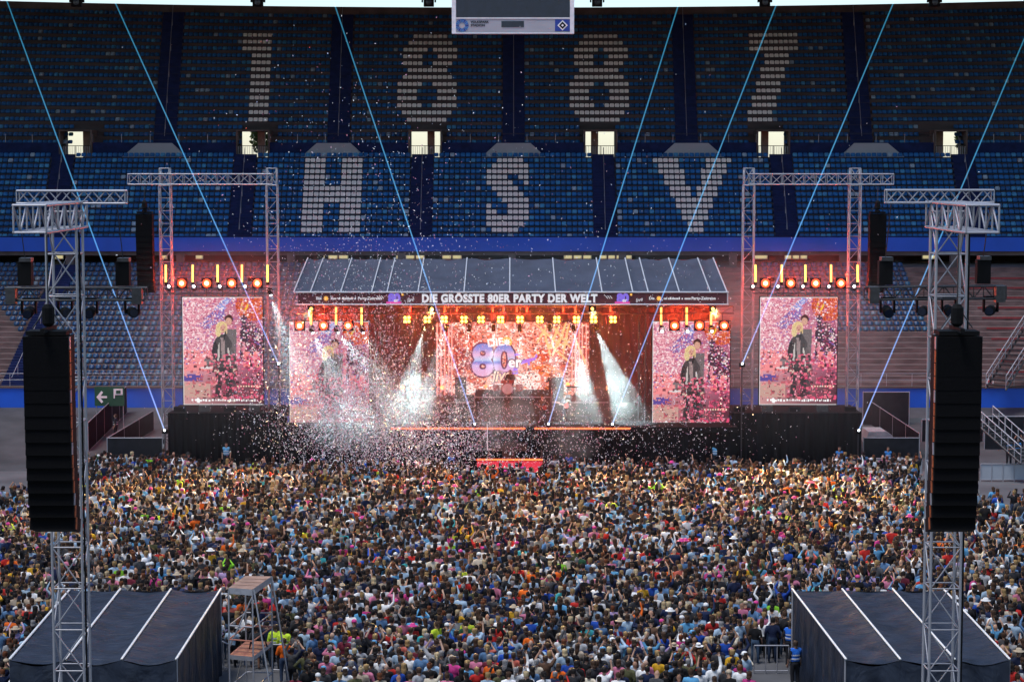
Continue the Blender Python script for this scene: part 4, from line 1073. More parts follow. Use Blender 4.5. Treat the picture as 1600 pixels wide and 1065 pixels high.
for side, tb, bl, tg in (('left', (486,525,565), (468,505.5,544), ((560,660),(640,660),(625,640))), ('right', (1033,1073,1111), (1054,1093,1131.6), (None,)*3)):
    for i, x in enumerate(tb):
        tube_light(x, 480, 507, 130.3, '%s upright amber tube above the %s stage screen, counted from the left' % (ORD[i], side), 'amber tubes above the stage screens')
        p = P(x+1, 511, 130.2); tt = tg[i]
        head(p, '%s small moving head above the %s stage screen, counted from the left' % (ORD[i], side), 'moving heads above the stage screens', P(*tt, 125.0) if tt else p+Vector((0,-8,-.6)), .16, -1, True, ((22000, W_, 20) if i < 2 else (11000, (1, .9, .75), 20)) if tt else None)
    for i, x in enumerate(bl): blinder(x, 508.5, 130.5, '%s round red blinder above the %s stage screen, counted from the left' % (ORD[i], side), 'red blinders above the stage screens')
for i, x in enumerate((636, 667.5, 694, 725, 751.5, 782, 812.7, 843.5, 870, 900.7, 927.5, 958)):
    quad(x, 499, 129.2, '%s four cell amber blinder on the front stage truss, counted from the left' % ORD[i], 'amber blinders on the front truss')
for i, x in enumerate((641, 695, 714, 770, 787, 807.5, 823.5, 880, 899, 954)):
    p0, p1 = P(x, 487, 129.0), P(x, 479, 129.0)
    t = thing('red_tube_light', '%s short red tube under the banner, counted from the left' % ORD[i], 'stage light', p0, 'red tubes under the banner'); bar('tube', p0, p1, .05, M['red_tube'], t, 8); lamp_point('red_glow', p0+Vector((0,-.1,-.25)), 200, (1, .04, .02), t); bar('clamp', p1, p1+Vector((0,.1,.3)), .02, M['alu_dark'], t)
for i, (x, tx_, ty_, en, ang) in enumerate(((662, 632, 640, 20000, 24), (697, 655, 650, 11000, 20), (733, 722, 640, 8000, 18), (771, 770, 650, 14000, 20), (812, 815, 655, 12000, 20), (859, 880, 640, 14000, 18), (896, 918, 640, 14000, 20), (931, 982, 640, 24000, 25))):
    p = P(x, 505, 130.0); tz = P(tx_, ty_, 130.8)
    head(p, '%s white beam moving head on the front stage truss, counted from the left' % ORD[i], 'moving heads on the front truss', tz, .19, -1, True, (en, W_, ang))
for i, x in enumerate((629, 645, 659, 675, 691, 887, 901, 932, 946, 962)):
    p = P(x, 605 if x < 700 else (600 if x < 910 else 606), 138.5)
    t = thing('floor_lamp', '%s small orange lamp at the back of the stage, counted from the left' % ORD[i], 'stage light', (p.x, 138.5, DECK_Z), 'orange lamps at the back of the stage')
    b = MB(); b.lathe((p.x, 138.4, p.z), [(.08,0),(.15,.04),(.13,.2)], 10, 'Y'); b.build('lamp', mat_emit('orange_lamp', (1,.22,.06), 3) if 'orange_lamp' not in bpy.data.materials else bpy.data.materials['orange_lamp'], t); bar('stand', (p.x, 138.5, DECK_Z), (p.x, 138.5, p.z-.1), .03, M['alu_dark'], t)
for x_, y_, n_, nm in ((340, 436, 3, 'left gate'), (1258, 436, 3, 'right gate'), (512, 502, 2, 'left stage screen'), (1085, 502, 2, 'right stage screen')):  # unseen red lamps, added to redden the seats and drape behind
    for k in range(n_):
        p = P(x_+(k-(n_-1)/2)*52, y_, 132.6)
        t = thing('red_wash_lamp', '%s red wash lamp hidden behind the lamp row above the %s' % (ORD[k], nm), 'stage light', p, 'red wash lamps')
        b = MB(); b.box(p.x-.12, p.x+.12, p.y-.45, p.y-.2, p.z-.12, p.z+.12); b.build('housing', M['black'], t); b = MB(); b.lathe((p.x, p.y-.19, p.z), [(.04,0),(.10,.01),(.09,.03)], 10, 'Y'); b.build('lens', M['red_tube'], t)
        lamp_point('red_light', p, 750, (1, .045, .012), t)
# warm floods over the front rows
fl = thing('audience_flood', 'warm audience flood lamps on the stage roof edge', 'stage light', (0, 127.3, zb0-.4))
for x, tgt in ((-12.5, (-17, 111, 1)), (-5, (-5, 108, 1)), (5, (6, 108, 1)), (12.5, (17, 111, 1))):
    b = MB(); b.box(x-.22, x+.22, 127.2, 127.5, zb0-.45, zb0-.08); b.build('housing', M['black'], fl)
    b = MB(); b.lathe((x, 127.16, zb0-.26), [(.03,0),(.09,.02),(.10,.035)], 12, 'Y'); b.build('lens', M['amber'], fl)
    spot('flood_lamp', (x, 127.0, zb0-.3), tgt, 75000, (1, .66, .24), 48, fl, blend=.9, r=.2)

# ---- lasers: projector, and a glowing tube with painted fade imitating its hazy beam
def beam_mat():
    m = bpy.data.materials.new('laser_light'); m.use_nodes = True; nt = m.node_tree; nt.nodes.clear()
    out = nt.nodes.new('ShaderNodeOutputMaterial'); add = nt.nodes.new('ShaderNodeAddShader'); tr = nt.nodes.new('ShaderNodeBsdfTransparent'); em = nt.nodes.new('ShaderNodeEmission')
    tc = nt.nodes.new('ShaderNodeTexCoord'); sp = nt.nodes.new('ShaderNodeSeparateXYZ'); rp = nt.nodes.new('ShaderNodeValToRGB')
    nt.links.new(tc.outputs['Generated'], sp.inputs[0]); nt.links.new(sp.outputs['Z'], rp.inputs[0])
    e = rp.color_ramp.elements; e[0].color = (.26, .36, .62, 1); e[1].color = (.004, .05, .08, 1); n = e.new(.12); n.color = (.14, .23, .55, 1); n = e.new(.45); n.color = (.05, .19, .36, 1); n = e.new(.75); n.color = (.015, .11, .18, 1)
    nt.links.new(rp.outputs[0], em.inputs['Color']); em.inputs['Strength'].default_value = .5
    nt.links.new(tr.outputs[0], add.inputs[0]); nt.links.new(em.outputs[0], add.inputs[1]); nt.links.new(add.outputs[0], out.inputs[0])
    return m
M['laser'] = beam_mat()
LAS = [((257,672), (10,0), 127.5, 'at the left side pen'), ((435,568), (178,0), 129.3, 'on the inner post of the left gate'), ((742,662), (522,5), 127.9, 'on the stage edge left of the runway'),
       ((857,662), (1060,8), 127.9, 'on the stage edge right of the runway'), ((957,662), (1216,0), 127.9, 'near the right end of the stage edge'), ((1160,568), (1398,0), 129.3, 'on the inner post of the right gate'), ((1342,672), (1600,62), 127.5, 'at the right side pen')]
for a, e, Y, lab in LAS:
    p, q = P(*a, Y), P(*e, 82.0); q = p + (q-p)*1.3
    t = thing('laser_projector', 'laser projector %s sending a blue beam upwards' % lab, 'laser', p, 'lasers across the stage front')
    b = MB(); b.box(p.x-.17, p.x+.17, Y+.02, Y+.42, p.z-.22, p.z+.02); b.build('housing', M['black'], t)
    b = MB(); b.lathe((p.x, Y, p.z), [(.03,0),(.07,.01),(.05,.03)], 10, 'Y'); b.build('aperture', M['white_lens'], t)
    base = DECK_Z if 700 < a[0] < 1000 else 0.0
    if base == 0.0 or 1: bar('stand', (p.x, Y+.2, base), (p.x, Y+.2, p.z-.2), .04, M['alu_dark'], t)
    m_ = MB().tube((0,0,0), (0,0,1), 1, .55, n=10, caps=False).mesh('beam', M['laser'], True) if ('beam',) not in _PM else _PM[('beam',)]; _PM[('beam',)] = m_
    o = bpy.data.objects.new('beam', m_); d = q-p
    o.matrix_world = Matrix.Translation(p) @ d.to_track_quat('Z', 'Y').to_matrix().to_4x4() @ Matrix.Diagonal((.038, .038, d.length, 1)); link(o, t)

# ================================================================== LOUDSPEAKERS AND DELAY TOWERS
def line_array(label, cx, Y, ztop, w, n, h, depth, curl, rig_side, grp, lit_rigging=True, hang=None):
    t = thing('line_array', label, 'loudspeaker', (cx, Y, ztop-n*h), grp)
    z, ang, y = ztop, 0.0, Y
    for i in range(n):
        ang = curl*(i/n)**2
        M_ = Matrix.Translation((cx, y-depth/2*0, z-h/2)) @ Matrix.Rotation(-ang, 4, 'X')
        b = MB(); b.obox(M_, w, depth, h*.992); o = b.build('cabinet', M['black'], t)
        b = MB(); b.obox(M_ @ Matrix.Translation((0, -depth/2-.012, 0)), w*.985, .02, h*.995); b.build('grille', M['grille'], o)
        if lit_rigging:
            for s_ in (-1, 1):
                b = MB(); b.obox(M_ @ Matrix.Translation((s_*(w/2+.012), -depth*.30, 0)), .022, depth*.16, h*.9); b.build('rigging_bracket', M['lit_rigging'] if i % 4 else M['alu'], o)  # orange brackets imitate stage light catching the cabinet sides
        y += math.sin(ang)*h; z -= math.cos(ang)*h
    b = MB(); b.box(cx-w*.45, cx+w*.45, Y-depth*.4, Y+depth*.5, ztop+.03, ztop+.14); b.box(cx-.06, cx+.06, Y-depth*.9, Y+depth*.9, ztop+.12, ztop+.24); b.build('bumper', M['black'], t)
    if hang:
        b = MB(); b.lathe((cx, Y, ztop+.55), [(.10,-.3),(.17,-.22),(.17,.2),(.10,.3)], 10); b.build('chain_hoist', M['black'], t)
        for s_ in (-1, 1): bar('sling', (cx+s_*w*.35, Y, ztop+.2), (cx, Y, ztop+.8), .02, M['alu_dark'], t)
        bar('chain', (cx, Y, ztop+.5), (cx, Y, hang), .022, M['alu_dark'], t)
    return t
for s_, side in ((-1, 'left'), (1, 'right')):
    TX = s_*12.45
    ztop = P(800, 330, 58.5).z
    tw_ = thing('delay_tower', 'tall silver lattice delay tower standing behind the %s tent' % side, 'tower', (TX, 58.5, 0), 'delay towers')
    tcx = P(105 if s_ < 0 else 1478, 600, 58.5).x
    truss(tw_, (tcx, 58.5, .05), (tcx, 58.5, ztop), .86, 15, M['alu'], rc=.042, rb=.022, cross=False, phase=0 if s_ < 0 else 1)
    b = MB(); b.box(tcx-1.3, tcx+1.3, 57.2, 59.8, 0, .12); b.build('base_plate', M['alu'], tw_)
    # the arm on top, pointing at the audience
    az = P(800, 342, 54.5).z
    truss(tw_, (tcx, 54.3, az), (tcx, 59.6, az), .86, 7, M['alu'], ref=(1,0,0), rc=.045, rb=.028, h=.72, cross=True)
    # cross beam above
    e0, e1 = (P(28, 308, 59), P(197, 308, 59)) if s_ < 0 else (P(1384, 307, 59), P(1551, 307, 59))
    truss(tw_, e0, e1, .34, 10, M['alu'], ref=(0,1,0), rc=.035, rb=.02, h=.36, ends=False)
    for k in range(4):
        z = 1.5+k*4; bar('cable', (tcx+.5, 58.1, z), (tcx+.5, 58.1, z+4), .03, M['black'], tw_)
    # near loudspeaker column, on the arm's end
    pc = P(76 if s_ < 0 else 1495, 524, 55.2)
    line_array('huge black loudspeaker column hanging from the %s delay tower' % side, pc.x, 55.2, pc.z, 1.22, 15, .362, .8, .30, s_, 'near loudspeaker columns', True, az-.45)
    # dark lighting truss hanging from the cross beam, with its lamps
    l0, l1 = (P(10, 459, 60), P(228, 459, 60)) if s_ < 0 else (P(1352, 458, 60), P(1570, 456, 60))
    lt = thing('lighting_truss', 'black lighting truss slung from the %s delay tower' % side, 'truss', ((l0.x+l1.x)/2, 60, l0.z), 'lighting trusses on the delay towers')
    truss(lt, l0, l1, .36, 14, M['alu_dark'], sides=3, rc=.03, rb=.018)
    for f in (.14, .84):
        q = l0.lerp(l1, f); b = MB(); b.box(q.x-.2, q.x+.2, 59.85, 60.15, q.z+.25, q.z+.95); b.build('chain_hoist', M['black'], lt); b = MB(); b.box(q.x-.14, q.x+.2, 59.8, 60.2, q.z+.951, q.z+1.06); b.build('hoist_hook', M['alu_dark'], lt)
        bar('chain', (q.x, 60, q.z+1), (q.x, 59.2, e0.z-.18), .016, M['alu_dark'], lt)
    for i, f in enumerate((.16, .42, .60, .90)):
        q = l0.lerp(l1, f)+Vector((0, 0, -.22)); head(q, '%s dark moving head hanging under the %s tower truss, counted from the left' % (ORD[i], side), 'moving heads on the tower trusses', q+Vector((s_*-.8*(i % 2), -2, -.7+.3*(i % 2))), .21, -1, True, None, M['glass_dark'])
    for i, f in enumerate((.05, .95)):
        q = l0.lerp(l1, f); b = MB(); b.box(q.x-.14, q.x+.14, 59.6, 59.9, q.z-.28, q.z+.2); b.build('control_box', M['alu_dark'], lt)
    # far loudspeaker column under the gate's overhang
    pc = P(226 if s_ < 0 else 1371, 334, 131)
    line_array('slim black loudspeaker column hanging from the %s truss gate' % side, pc.x, 131, pc.z, 1.05, 14, .36, .7, .28, s_, 'far loudspeaker columns', False, P(800, 292, 131).z)

# ================================================================== TENTS
def tarp_mat():
    m = mat('black_tarpaulin', (.022, .029, .047), .42, var=.35, scale=1.5, spec=.20)
    nt = m.node_tree; b = nt.nodes['Principled BSDF']; tc = nt.nodes.new('ShaderNodeTexCoord'); mp = nt.nodes.new('ShaderNodeMapping'); mp.inputs['Scale'].default_value = (.55, 3.2, .6)
    n = nt.nodes.new('ShaderNodeTexNoise'); n.inputs['Scale'].default_value = 1.3; n.inputs['Detail'].default_value = 4; n.inputs['Distortion'].default_value = .6
    bp = nt.nodes.new('ShaderNodeBump'); bp.inputs['Strength'].default_value = .75; bp.inputs['Distance'].default_value = .25
    nt.links.new(tc.outputs['Object'], mp.inputs[0]); nt.links.new(mp.outputs[0], n.inputs['Vector']); nt.links.new(n.outputs['Fac'], bp.inputs['Height']); nt.links.new(bp.outputs[0], b.inputs['Normal'])
    return m
M['tarp_black'] = tarp_mat()
for s_, side in ((-1, 'left'), (1, 'right')):
    TYF, TYB = 66.5, 77.0
    zF, zB = P(800, 1031, TYF).z, P(800, 921, TYB).z
    xs_f = [P(x, 1031, TYF).x for x in ((15, 102, 190, 275) if s_ < 0 else (1322, 1407, 1492, 1578))]
    xs_b = [P(x, 921, TYB).x for x in ((110, 188, 267, 345) if s_ < 0 else (1238, 1316, 1395, 1474))]
    t = thing('control_tent', 'black control tent with pale roof seams at the foot of the %s delay tower' % side, 'tent', ((xs_f[0]+xs_f[-1])/2, 70, 0), 'black tents at the delay towers')
    for i in range(3):
        b = MB(); n, mm = 10, 24; v = []
        for k in range(mm+1):
            for j in range(n+1):
                u, w = j/n, k/mm
                sag = -.14*math.sin(math.pi*u)*(.6+.4*math.sin(math.pi*w)) + .022*math.sin(38*w+2.2*math.sin(5*u+i))*math.sin(math.pi*u) + .012*math.sin(71*w+9*u)
                if k == 0: sag -= .05*math.sin(math.pi*u)
                x_f, x_b = xs_f[i]+(xs_f[i+1]-xs_f[i])*u, xs_b[i]+(xs_b[i+1]-xs_b[i])*u; v.append((x_f+(x_b-x_f)*w, TYF+(TYB-TYF)*w, zF+(zB-zF)*w+sag))
        b.add(v, [(k*(n+1)+j, k*(n+1)+j+1, (k+1)*(n+1)+j+1, (k+1)*(n+1)+j) for k in range(mm) for j in range(n)])
        b.build('roof_panel', M['tarp_black'], t, True)
        b = MB(); v = []                                       # front valance, uneven hem
        for j in range(13):
            u = j/12; sg = -.19*math.sin(math.pi*u); x = xs_f[i]+(xs_f[i+1]-xs_f[i])*u
            v += [(x, TYF-.02+.03*math.sin(9*u), zF+sg), (x, TYF-.05+.05*math.sin(14*u+i), zF-1.0-.10*math.sin(7*u+i))]
        b.add(v, [(2*j, 2*j+2, 2*j+3, 2*j+1) for j in range(12)]); b.build('valance', M['tarp_black'], t, True)
    for x, x2 in zip(xs_f, xs_b): bar('roof_seam', (x, TYF, zF+.04), (x2, TYB, zB+.04), .042, M['white_paint'], t); bar('pole', (x, TYF+.1, 0), (x, TYF+.1, zF), .04, M['alu'], t); bar('pole', (x2, TYB-.1, 0), (x2, TYB-.1, zB), .04, M['alu'], t)
    for X0, X1 in ((xs_f[0], xs_b[0]), (xs_f[-1], xs_b[-1])):                              # gathered side curtains
        b = MB(); v = []; n = 30
        for j in range(n+1):
            w = j/n; X = X0+(X1-X0)*w; y = TYF+(TYB-TYF)*w; top = zF+(zB-zF)*w; d = .10*math.sin(j*1.55)+.05*math.sin(j*.6)
            v += [(X, y, top), (X+d*.4, y, top*.66), (X+d, y, top*.33), (X+d*1.2, y, .02)]
        b.add(v, [(4*j+k, 4*j+4+k, 4*j+5+k, 4*j+1+k) for j in range(n) for k in range(3)]); b.build('side_curtain', M['tarp_black'], t, True)
    b = MB(); b.box(xs_b[0], xs_b[-1], TYB-.02, TYB+.02, 0, zB-.05); b.build('rear_curtain', M['cloth_black'], t)
    b = MB(); b.box(xs_f[0]+.4, xs_f[-1]-.4, TYF+3.0, TYF+3.9, 0, .95); b.build('desk', M['black'], t)

# ================================================================== SCAFFOLD PLATFORM
sc = thing('scaffold_tower', 'scaffold camera tower with two red plywood decks beside the left tent', 'scaffold', (-9.4, 73, 0))
q = [P(357, 913, 71.2), P(396, 919, 70.6), P(418, 895, 74.6), P(375, 893, 75.0)]
zt = 4.55; q = [Vector((v.x, v.y, 0)) for v in q]; q = [q[0], Vector((q[0].x+.88, 70.9, 0)), Vector((q[0].x+1.28, 73.2, 0)), Vector((q[0].x+.32, 73.3, 0))]
def slab(z, th, m_top, m_edge, nm):
    b = MB(); v = [Vector((p.x, p.y, z)) for p in q]+[Vector((p.x, p.y, z-th)) for p in q]
    b.add(v, [(0,1,2,3)], 0); b.add(v, [(4,7,6,5),(0,4,5,1),(1,5,6,2),(2,6,7,3),(3,7,4,0)], 1); o = b.build(nm, [m_top, m_edge], sc)
    for k in range(1, 4):
        a, c = q[0].lerp(q[3], k/4), q[1].lerp(q[2], k/4); bar('batten', a+Vector((0,0,z+.01)), c+Vector((0,0,z+.01)), .012, M['wood'], o)
slab(zt, .22, M['wood'], M['alu'], 'top_deck'); slab(2.15, .16, M['wood_red'], M['alu'], 'lower_deck')
for p in q: bar('upright', p, p+Vector((0,0,zt-.1)), .032, M['alu'], sc)
for a, c in ((0,1),(1,2),(2,3),(3,0)):
    for z in (1.0, 3.2): bar('ledger', q[a]+Vector((0,0,z)), q[c]+Vector((0,0,z)), .026, M['alu'], sc)
    for z in (2.7,): bar('toe_board', q[a]+Vector((0,0,z)), q[c]+Vector((0,0,z)), .03, M['wood_red'], sc)
bar('diagonal', q[0]+Vector((0,0,.3)), q[3]+Vector((0,0,2.1)), .026, M['alu_dark'], sc); bar('diagonal', q[0]+Vector((0,0,2.4)), q[1]+Vector((0,0,4.3)), .026, M['alu'], sc); bar('diagonal', q[2]+Vector((.7,0,0)), q[2]+Vector((0,0,zt)), .035, M['alu'], sc); bar('diagonal', q[1]+Vector((.8,-.4,0)), q[1]+Vector((0.05,0,zt)), .03, M['alu'], sc)
t = thing('camera_on_tripod', 'black camera on a tripod on the lower scaffold deck', 'camera', (q[0].x+.8, 72.4, 2.15)); cp = Vector((q[0].x+.8, 72.4, 2.15))
for k in range(3): bar('tripod_leg', cp+Vector((.4*math.cos(k*2.1), .4*math.sin(k*2.1), 0)), cp+Vector((0,0,1.2)), .025, M['black'], t)
b = MB(); b.box(cp.x-.14, cp.x+.14, 72.1, 72.75, 3.36, 3.62); b.box(cp.x-.09, cp.x+.09, 72.75, 73.1, 3.4, 3.58); b.build('camera_body', M['black'], t)

# ================================================================== BARRIERS, PENS, FENCES, SIGNS
def barrier(p0, p1, label, n=6, h=1.1, mesh=True, grp='crowd barriers'):
    p0, p1 = Vector(p0), Vector(p1); t = thing('crowd_barrier', label, 'barrier', (p0+p1)/2, grp); u = Vector((0,0,1))
    bar('top_rail', p0+u*h, p1+u*h, .03, M['alu'], t); bar('foot_rail', p0+u*.12, p1+u*.12, .025, M['alu'], t)
    for k in range(n+1): a = p0.lerp(p1, k/n); bar('post', a, a+u*h, .025, M['alu'], t)
    if mesh:
        d = (p1-p0).normalized(); nrm = Vector((-d.y, d.x, 0))*.02; b = MB(); b.add([p0+nrm+u*.14, p1+nrm+u*.14, p1+nrm+u*(h-.06), p0+nrm+u*(h-.06)], [(0,1,2,3)]); b.build('mesh_panel', M['grey_panel'], t)
def gp(x, y):                                                   # ground point under a pixel
    a, b_ = (532.5-y)/FPX, (x-800)/FPX; dz = -SP+a*CP; dy = CP+a*SP; tt = -CAM_H/dz
    if tt*dy > 129:
        k = 2.1/16.45; tt = (CAM_H+129*k)/(k*dy-dz)          # on the slope behind the pitch
        return Vector((b_*tt, tt*dy, (tt*dy-129)*k))
    return Vector((b_*tt, tt*dy, 0))
barrier(gp(133, 743), gp(300, 743), 'pale metal crowd barrier in front of the left side pen', 9)
barrier(gp(1308, 743), gp(1440, 743), 'pale metal crowd barrier in front of the right side pen', 7)
barrier(gp(1532, 752), gp(1602, 752), 'pale metal crowd barrier at the far right edge', 4)
barrier(gp(1178, 1052), gp(1232, 1052), 'metal barrier beside the right tent', 3, mesh=False)
barrier(gp(342, 1042), gp(357, 1050), 'short metal barrier between left tent and scaffold', 2, mesh=False)
barrier(gp(425, 1050), gp(462, 1052), 'metal barrier between scaffold and crowd', 2, mesh=False)
barrier(P(470, 740, 124) - Vector((0,0,P(470,740,124).z)), Vector((-2.6, 124, 0)), 'long front row barrier left of the island', 22)
barrier(Vector((2.4, 124, 0)), Vector((P(1140,740,124).x, 124, 0)), 'long front row barrier right of the island', 22)
fence_m = mat('black_mesh_fence', (.016, .017, .022), .7, var=.3, scale=2)
def panel_fence(pts, h, label, n, nm='fence', cat='fence', grp='black fences beside the stage'):
    t = thing(nm, label, cat, pts[0], grp)
    for a, b_ in zip(pts[:-1], pts[1:]):
        a, b_ = Vector(a), Vector(b_)
        for k in range(n):
            p0, p1 = a.lerp(b_, k/n), a.lerp(b_, (k+1)/n); d = (p1-p0).normalized(); nr = Vector((-d.y, d.x, 0))*.02
            m = MB(); u = Vector((0,0,1)); v = [p0+u*.05, p1+u*.05, p1+u*h, p0+u*h]; m.add([w+nr for w in v]+[w-nr for w in v], [(0,1,2,3),(7,6,5,4),(3,2,6,7)]); m.build('panel', fence_m, t)
            bar('post', p0, p0+u*(h+.05), .035, M['alu'], t)
        bar('top_rail', a+Vector((0,0,h)), b_+Vector((0,0,h)), .03, M['alu'], t); bar('post', b_, b_+Vector((0,0,h+.05)), .035, M['alu'], t)
panel_fence([gp(138, 705), gp(198, 645)], 1.9, 'black panel fence along the ramp by the exit sign', 5)
panel_fence([gp(168, 716), gp(258, 716)], 1.35, 'low black fence across the left side pen', 1)
panel_fence([gp(170, 715), gp(240, 672)], 1.35, 'black sloping fence at the back of the left side pen', 3)
panel_fence([gp(1349, 716), gp(1436, 716)], 1.35, 'low black fence across the right side pen', 1)
panel_fence([gp(1436, 715), gp(1356, 660)], 1.6, 'black sloping fence at the back of the right side pen', 4)
panel_fence([gp(1348, 664), gp(1420, 664)], 2.3, 'tall black fence behind the right side pen', 1)
panel_fence([gp(1538, 702), gp(1600, 702)], 2.2, 'tall black wall behind the two blue vested guards', 2)
panel_fence([gp(1440, 690), gp(1536, 690)], 1.5, 'black wall hidden beside the right loudspeaker column', 3)
# exit sign
ep = P(172, 620, 139); es = thing('exit_sign', 'dark green emergency exit sign with white arrow on the left fence', 'sign', (ep.x, 139, ep.z-1), None)
s0, s1 = P(148, 634, 139), P(194, 604, 139)
b = MB(); b.box(s0.x, s1.x, 139, 139.06, s0.z, s1.z); b.build('board', M['green_sign'], es)
for x in (s0.x+.1, s1.x-.1): bar('post', (x, 139.1, 0), (x, 139.1, s1.z), .04, M['alu'], es)
cx, cz = P(159, 620, 139).x, P(159, 620, 139).z
b = MB(); b.prism([(cx-.36,cz),(cx-.02,cz-.42),(cx+.10,cz-.32),(cx-.08,cz-.07),(cx+.36,cz-.07),(cx+.36,cz+.07),(cx-.08,cz+.07),(cx+.10,cz+.32),(cx-.02,cz+.42)], 138.96, 138.995); b.build('arrow', M['white_paint'], es)
fx = P(184, 614, 139); b = MB(); b.prism([(fx.x-.28,fx.z-.35),(fx.x-.2,fx.z-.35),(fx.x-.2,fx.z-.12),(fx.x+.34,fx.z-.12),(fx.x+.34,fx.z+.3),(fx.x-.28,fx.z+.3)], 138.96, 138.995); b.build('door_symbol', M['white_paint'], es)
b = MB(); b.box(fx.x-.1, fx.x+.2, 138.93, 138.955, fx.z-.02, fx.z+.2); b.build('door_opening', M['green_sign'], es)
# no-entry plate on the right terraces
np_ = P(1547, 596, 145.3); ne = thing('no_entry_sign', 'small white no entry plate on the right terrace wall', 'sign', np_)
b = MB(); b.box(np_.x-.25, np_.x+.25, 145.28, 145.33, np_.z-.2, np_.z+.2); b.build('plate', M['white_paint'], ne)
b = MB(); b.lathe((np_.x, 145.25, np_.z), [(.05,0),(.16,0),(.16,.02)], 14, 'Y'); b.build('red_disc', mat('sign_red', (.4,.02,.03), .5), ne); b = MB(); b.box(np_.x-.1, np_.x+.1, 145.22, 145.24, np_.z-.025, np_.z+.025); b.build('white_bar', M['white_paint'], ne)
# stairs at the right: corner flight with handrails, and the lower flight behind the barrier
def stairs(p0, p1, w, n, label, rails=True):
    p0, p1 = Vector(p0), Vector(p1); t = thing('stairs', label, 'stairs', p0, 'side stairs'); d = p1-p0; h = Vector((d.x, d.y, 0)); hn = h.normalized(); sd = Vector((-hn.y, hn.x, 0))
    for k in range(n):
        a = p0+h*(k/n); z = p0.z+d.z*(k+1)/n; b = MB(); c = [a-sd*w/2, a+sd*w/2, a+sd*w/2+h/n*1.05, a-sd*w/2+h/n*1.05]
        b.add([Vector((v.x, v.y, z)) for v in c]+[Vector((v.x, v.y, z-.12)) for v in c], [(0,1,2,3),(4,7,6,5),(0,4,5,1),(1,5,6,2),(2,6,7,3),(3,7,4,0)]); b.build('step', M['alu_dark'], t)
    for s2 in (-1, 1):
        a, b2 = p0+sd*w/2*s2, p1+sd*w/2*s2; u = Vector((0,0,1.0)); bar('stringer', a, b2, .07, M['alu_dark'], t)
        if rails:
            bar('handrail', a+u, b2+u, .035, M['alu'], t); bar('handrail', a+u*.5, b2+u*.5, .025, M['alu'], t)
            for k in range(8): q_ = a.lerp(b2, k/7); bar('post', q_, q_+u, .028, M['alu'], t)
stairs(P(1556, 608, 143), P(1625, 500, 147), 1.6, 14, 'metal corner stairs with handrails climbing beside the right terraces')
stairs(P(1608, 722, 124), P(1538, 660, 127), 1.5, 12, 'grey metal stairs behind the far right barrier')
# pale ramp in the right pen
rp_ = thing('vehicle_cover', 'pale grey covered ramp in the right side pen', 'cover', gp(1370, 684)); c = gp(1368, 690)
b = MB(); b.prism([(c.x-1.0, 0.02), (c.x+1.5, 0.02), (c.x+.9, 1.5), (c.x+.5, 1.75), (c.x-.7, 1.75)], c.y-1.2, c.y+1.2); b.build('cover_sheet', mat('pale_sheet', (.30, .36, .38), .6, var=.2, bump=.3, bscale=3), rp_)
b = MB(); b.box(c.x-1.05, c.x+1.55, c.y-1.25, c.y+1.25, 0.0, .06); b.build('skid', M['alu_dark'], rp_)
c = gp(230, 676); cs = thing('equipment_case', 'grey flight case in the left side pen', 'case', c); b = MB(); b.box(c.x-.7, c.x+.7, c.y-.5, c.y+.5, .05, .9); b.build('body', M['grey_panel'], cs); b = MB(); b.box(c.x-.72, c.x+.72, c.y-.52, c.y+.52, .9, .98); b.build('lid', M['alu_dark'], cs)

# ================================================================== GUARDS AND NOTABLE PEOPLE
SKINS = [(.40,.22,.15), (.44,.26,.18), (.34,.18,.12), (.48,.30,.22), (.25,.13,.085)]
def guard(x, y, label, vest, rot=math.pi, shirt=(.02,.02,.025), pose='down', hair='short'):
    p = gp(x, y)
    return person(p, rot, 1.78, pose, hair, dict(skin=SKINS[0], shirt=shirt, trousers=(.02,.02,.025), hair=(.05,.03,.02)), label, False, False, 'stewards and guards', vest=vest, face=True)
BV = (.03, .16, .42)
guard(1311, 742, 'steward in blue vest standing by the right wing wall', BV)
guard(1387, 742, 'steward in blue vest standing before the low black fence', BV)
guard(1576, 728, 'steward in blue vest by the tall black wall, nearer the stairs', BV, math.pi, pose='front')
guard(1590, 728, 'steward in blue vest by the tall black wall with arms raised', BV, math.pi, pose='up')
guard(181, 688, 'person in dark clothes walking along the ramp by the exit sign', (.02,.03,.06), math.pi/2)
guard(1242, 1074, 'steward in bright blue vest at the near corner of the right tent', (.02,.14,.60), 0.3)
guard(1234, 1040, 'steward in bright blue vest behind the barrier at the right tent', (.02,.14,.60), -.4)
guard(354, 735, 'steward in light blue jacket at the front barrier by the left wing wall', (.10,.30,.50))
guard(1118, 735, 'steward in light blue vest in front of the right stage screen', (.10,.30,.50))
guard(256, 745, 'tall person in dark blue by the left pen laser', (.02,.03,.07), 0)
guard(706, 752, 'steward in blue jacket left of the red island', (.04,.10,.32), math.pi)
guard(889, 752, 'steward in blue jacket right of the red island', (.04,.08,.30), math.pi)
YV = (.62, .85, .05)
guard(431, 1046, 'steward in neon yellow vest beside the scaffold', YV, .2, shirt=(.5,.7,.05)); guard(445, 1050, 'steward in neon yellow jacket facing the crowd near the scaffold', YV, -.3, shirt=(.5,.7,.05))
pz = [Vector((431*0+gp(431,1046).x, gp(431,1046).y, 0)), gp(445, 1050), gp(1234, 1040), gp(1242, 1074)]

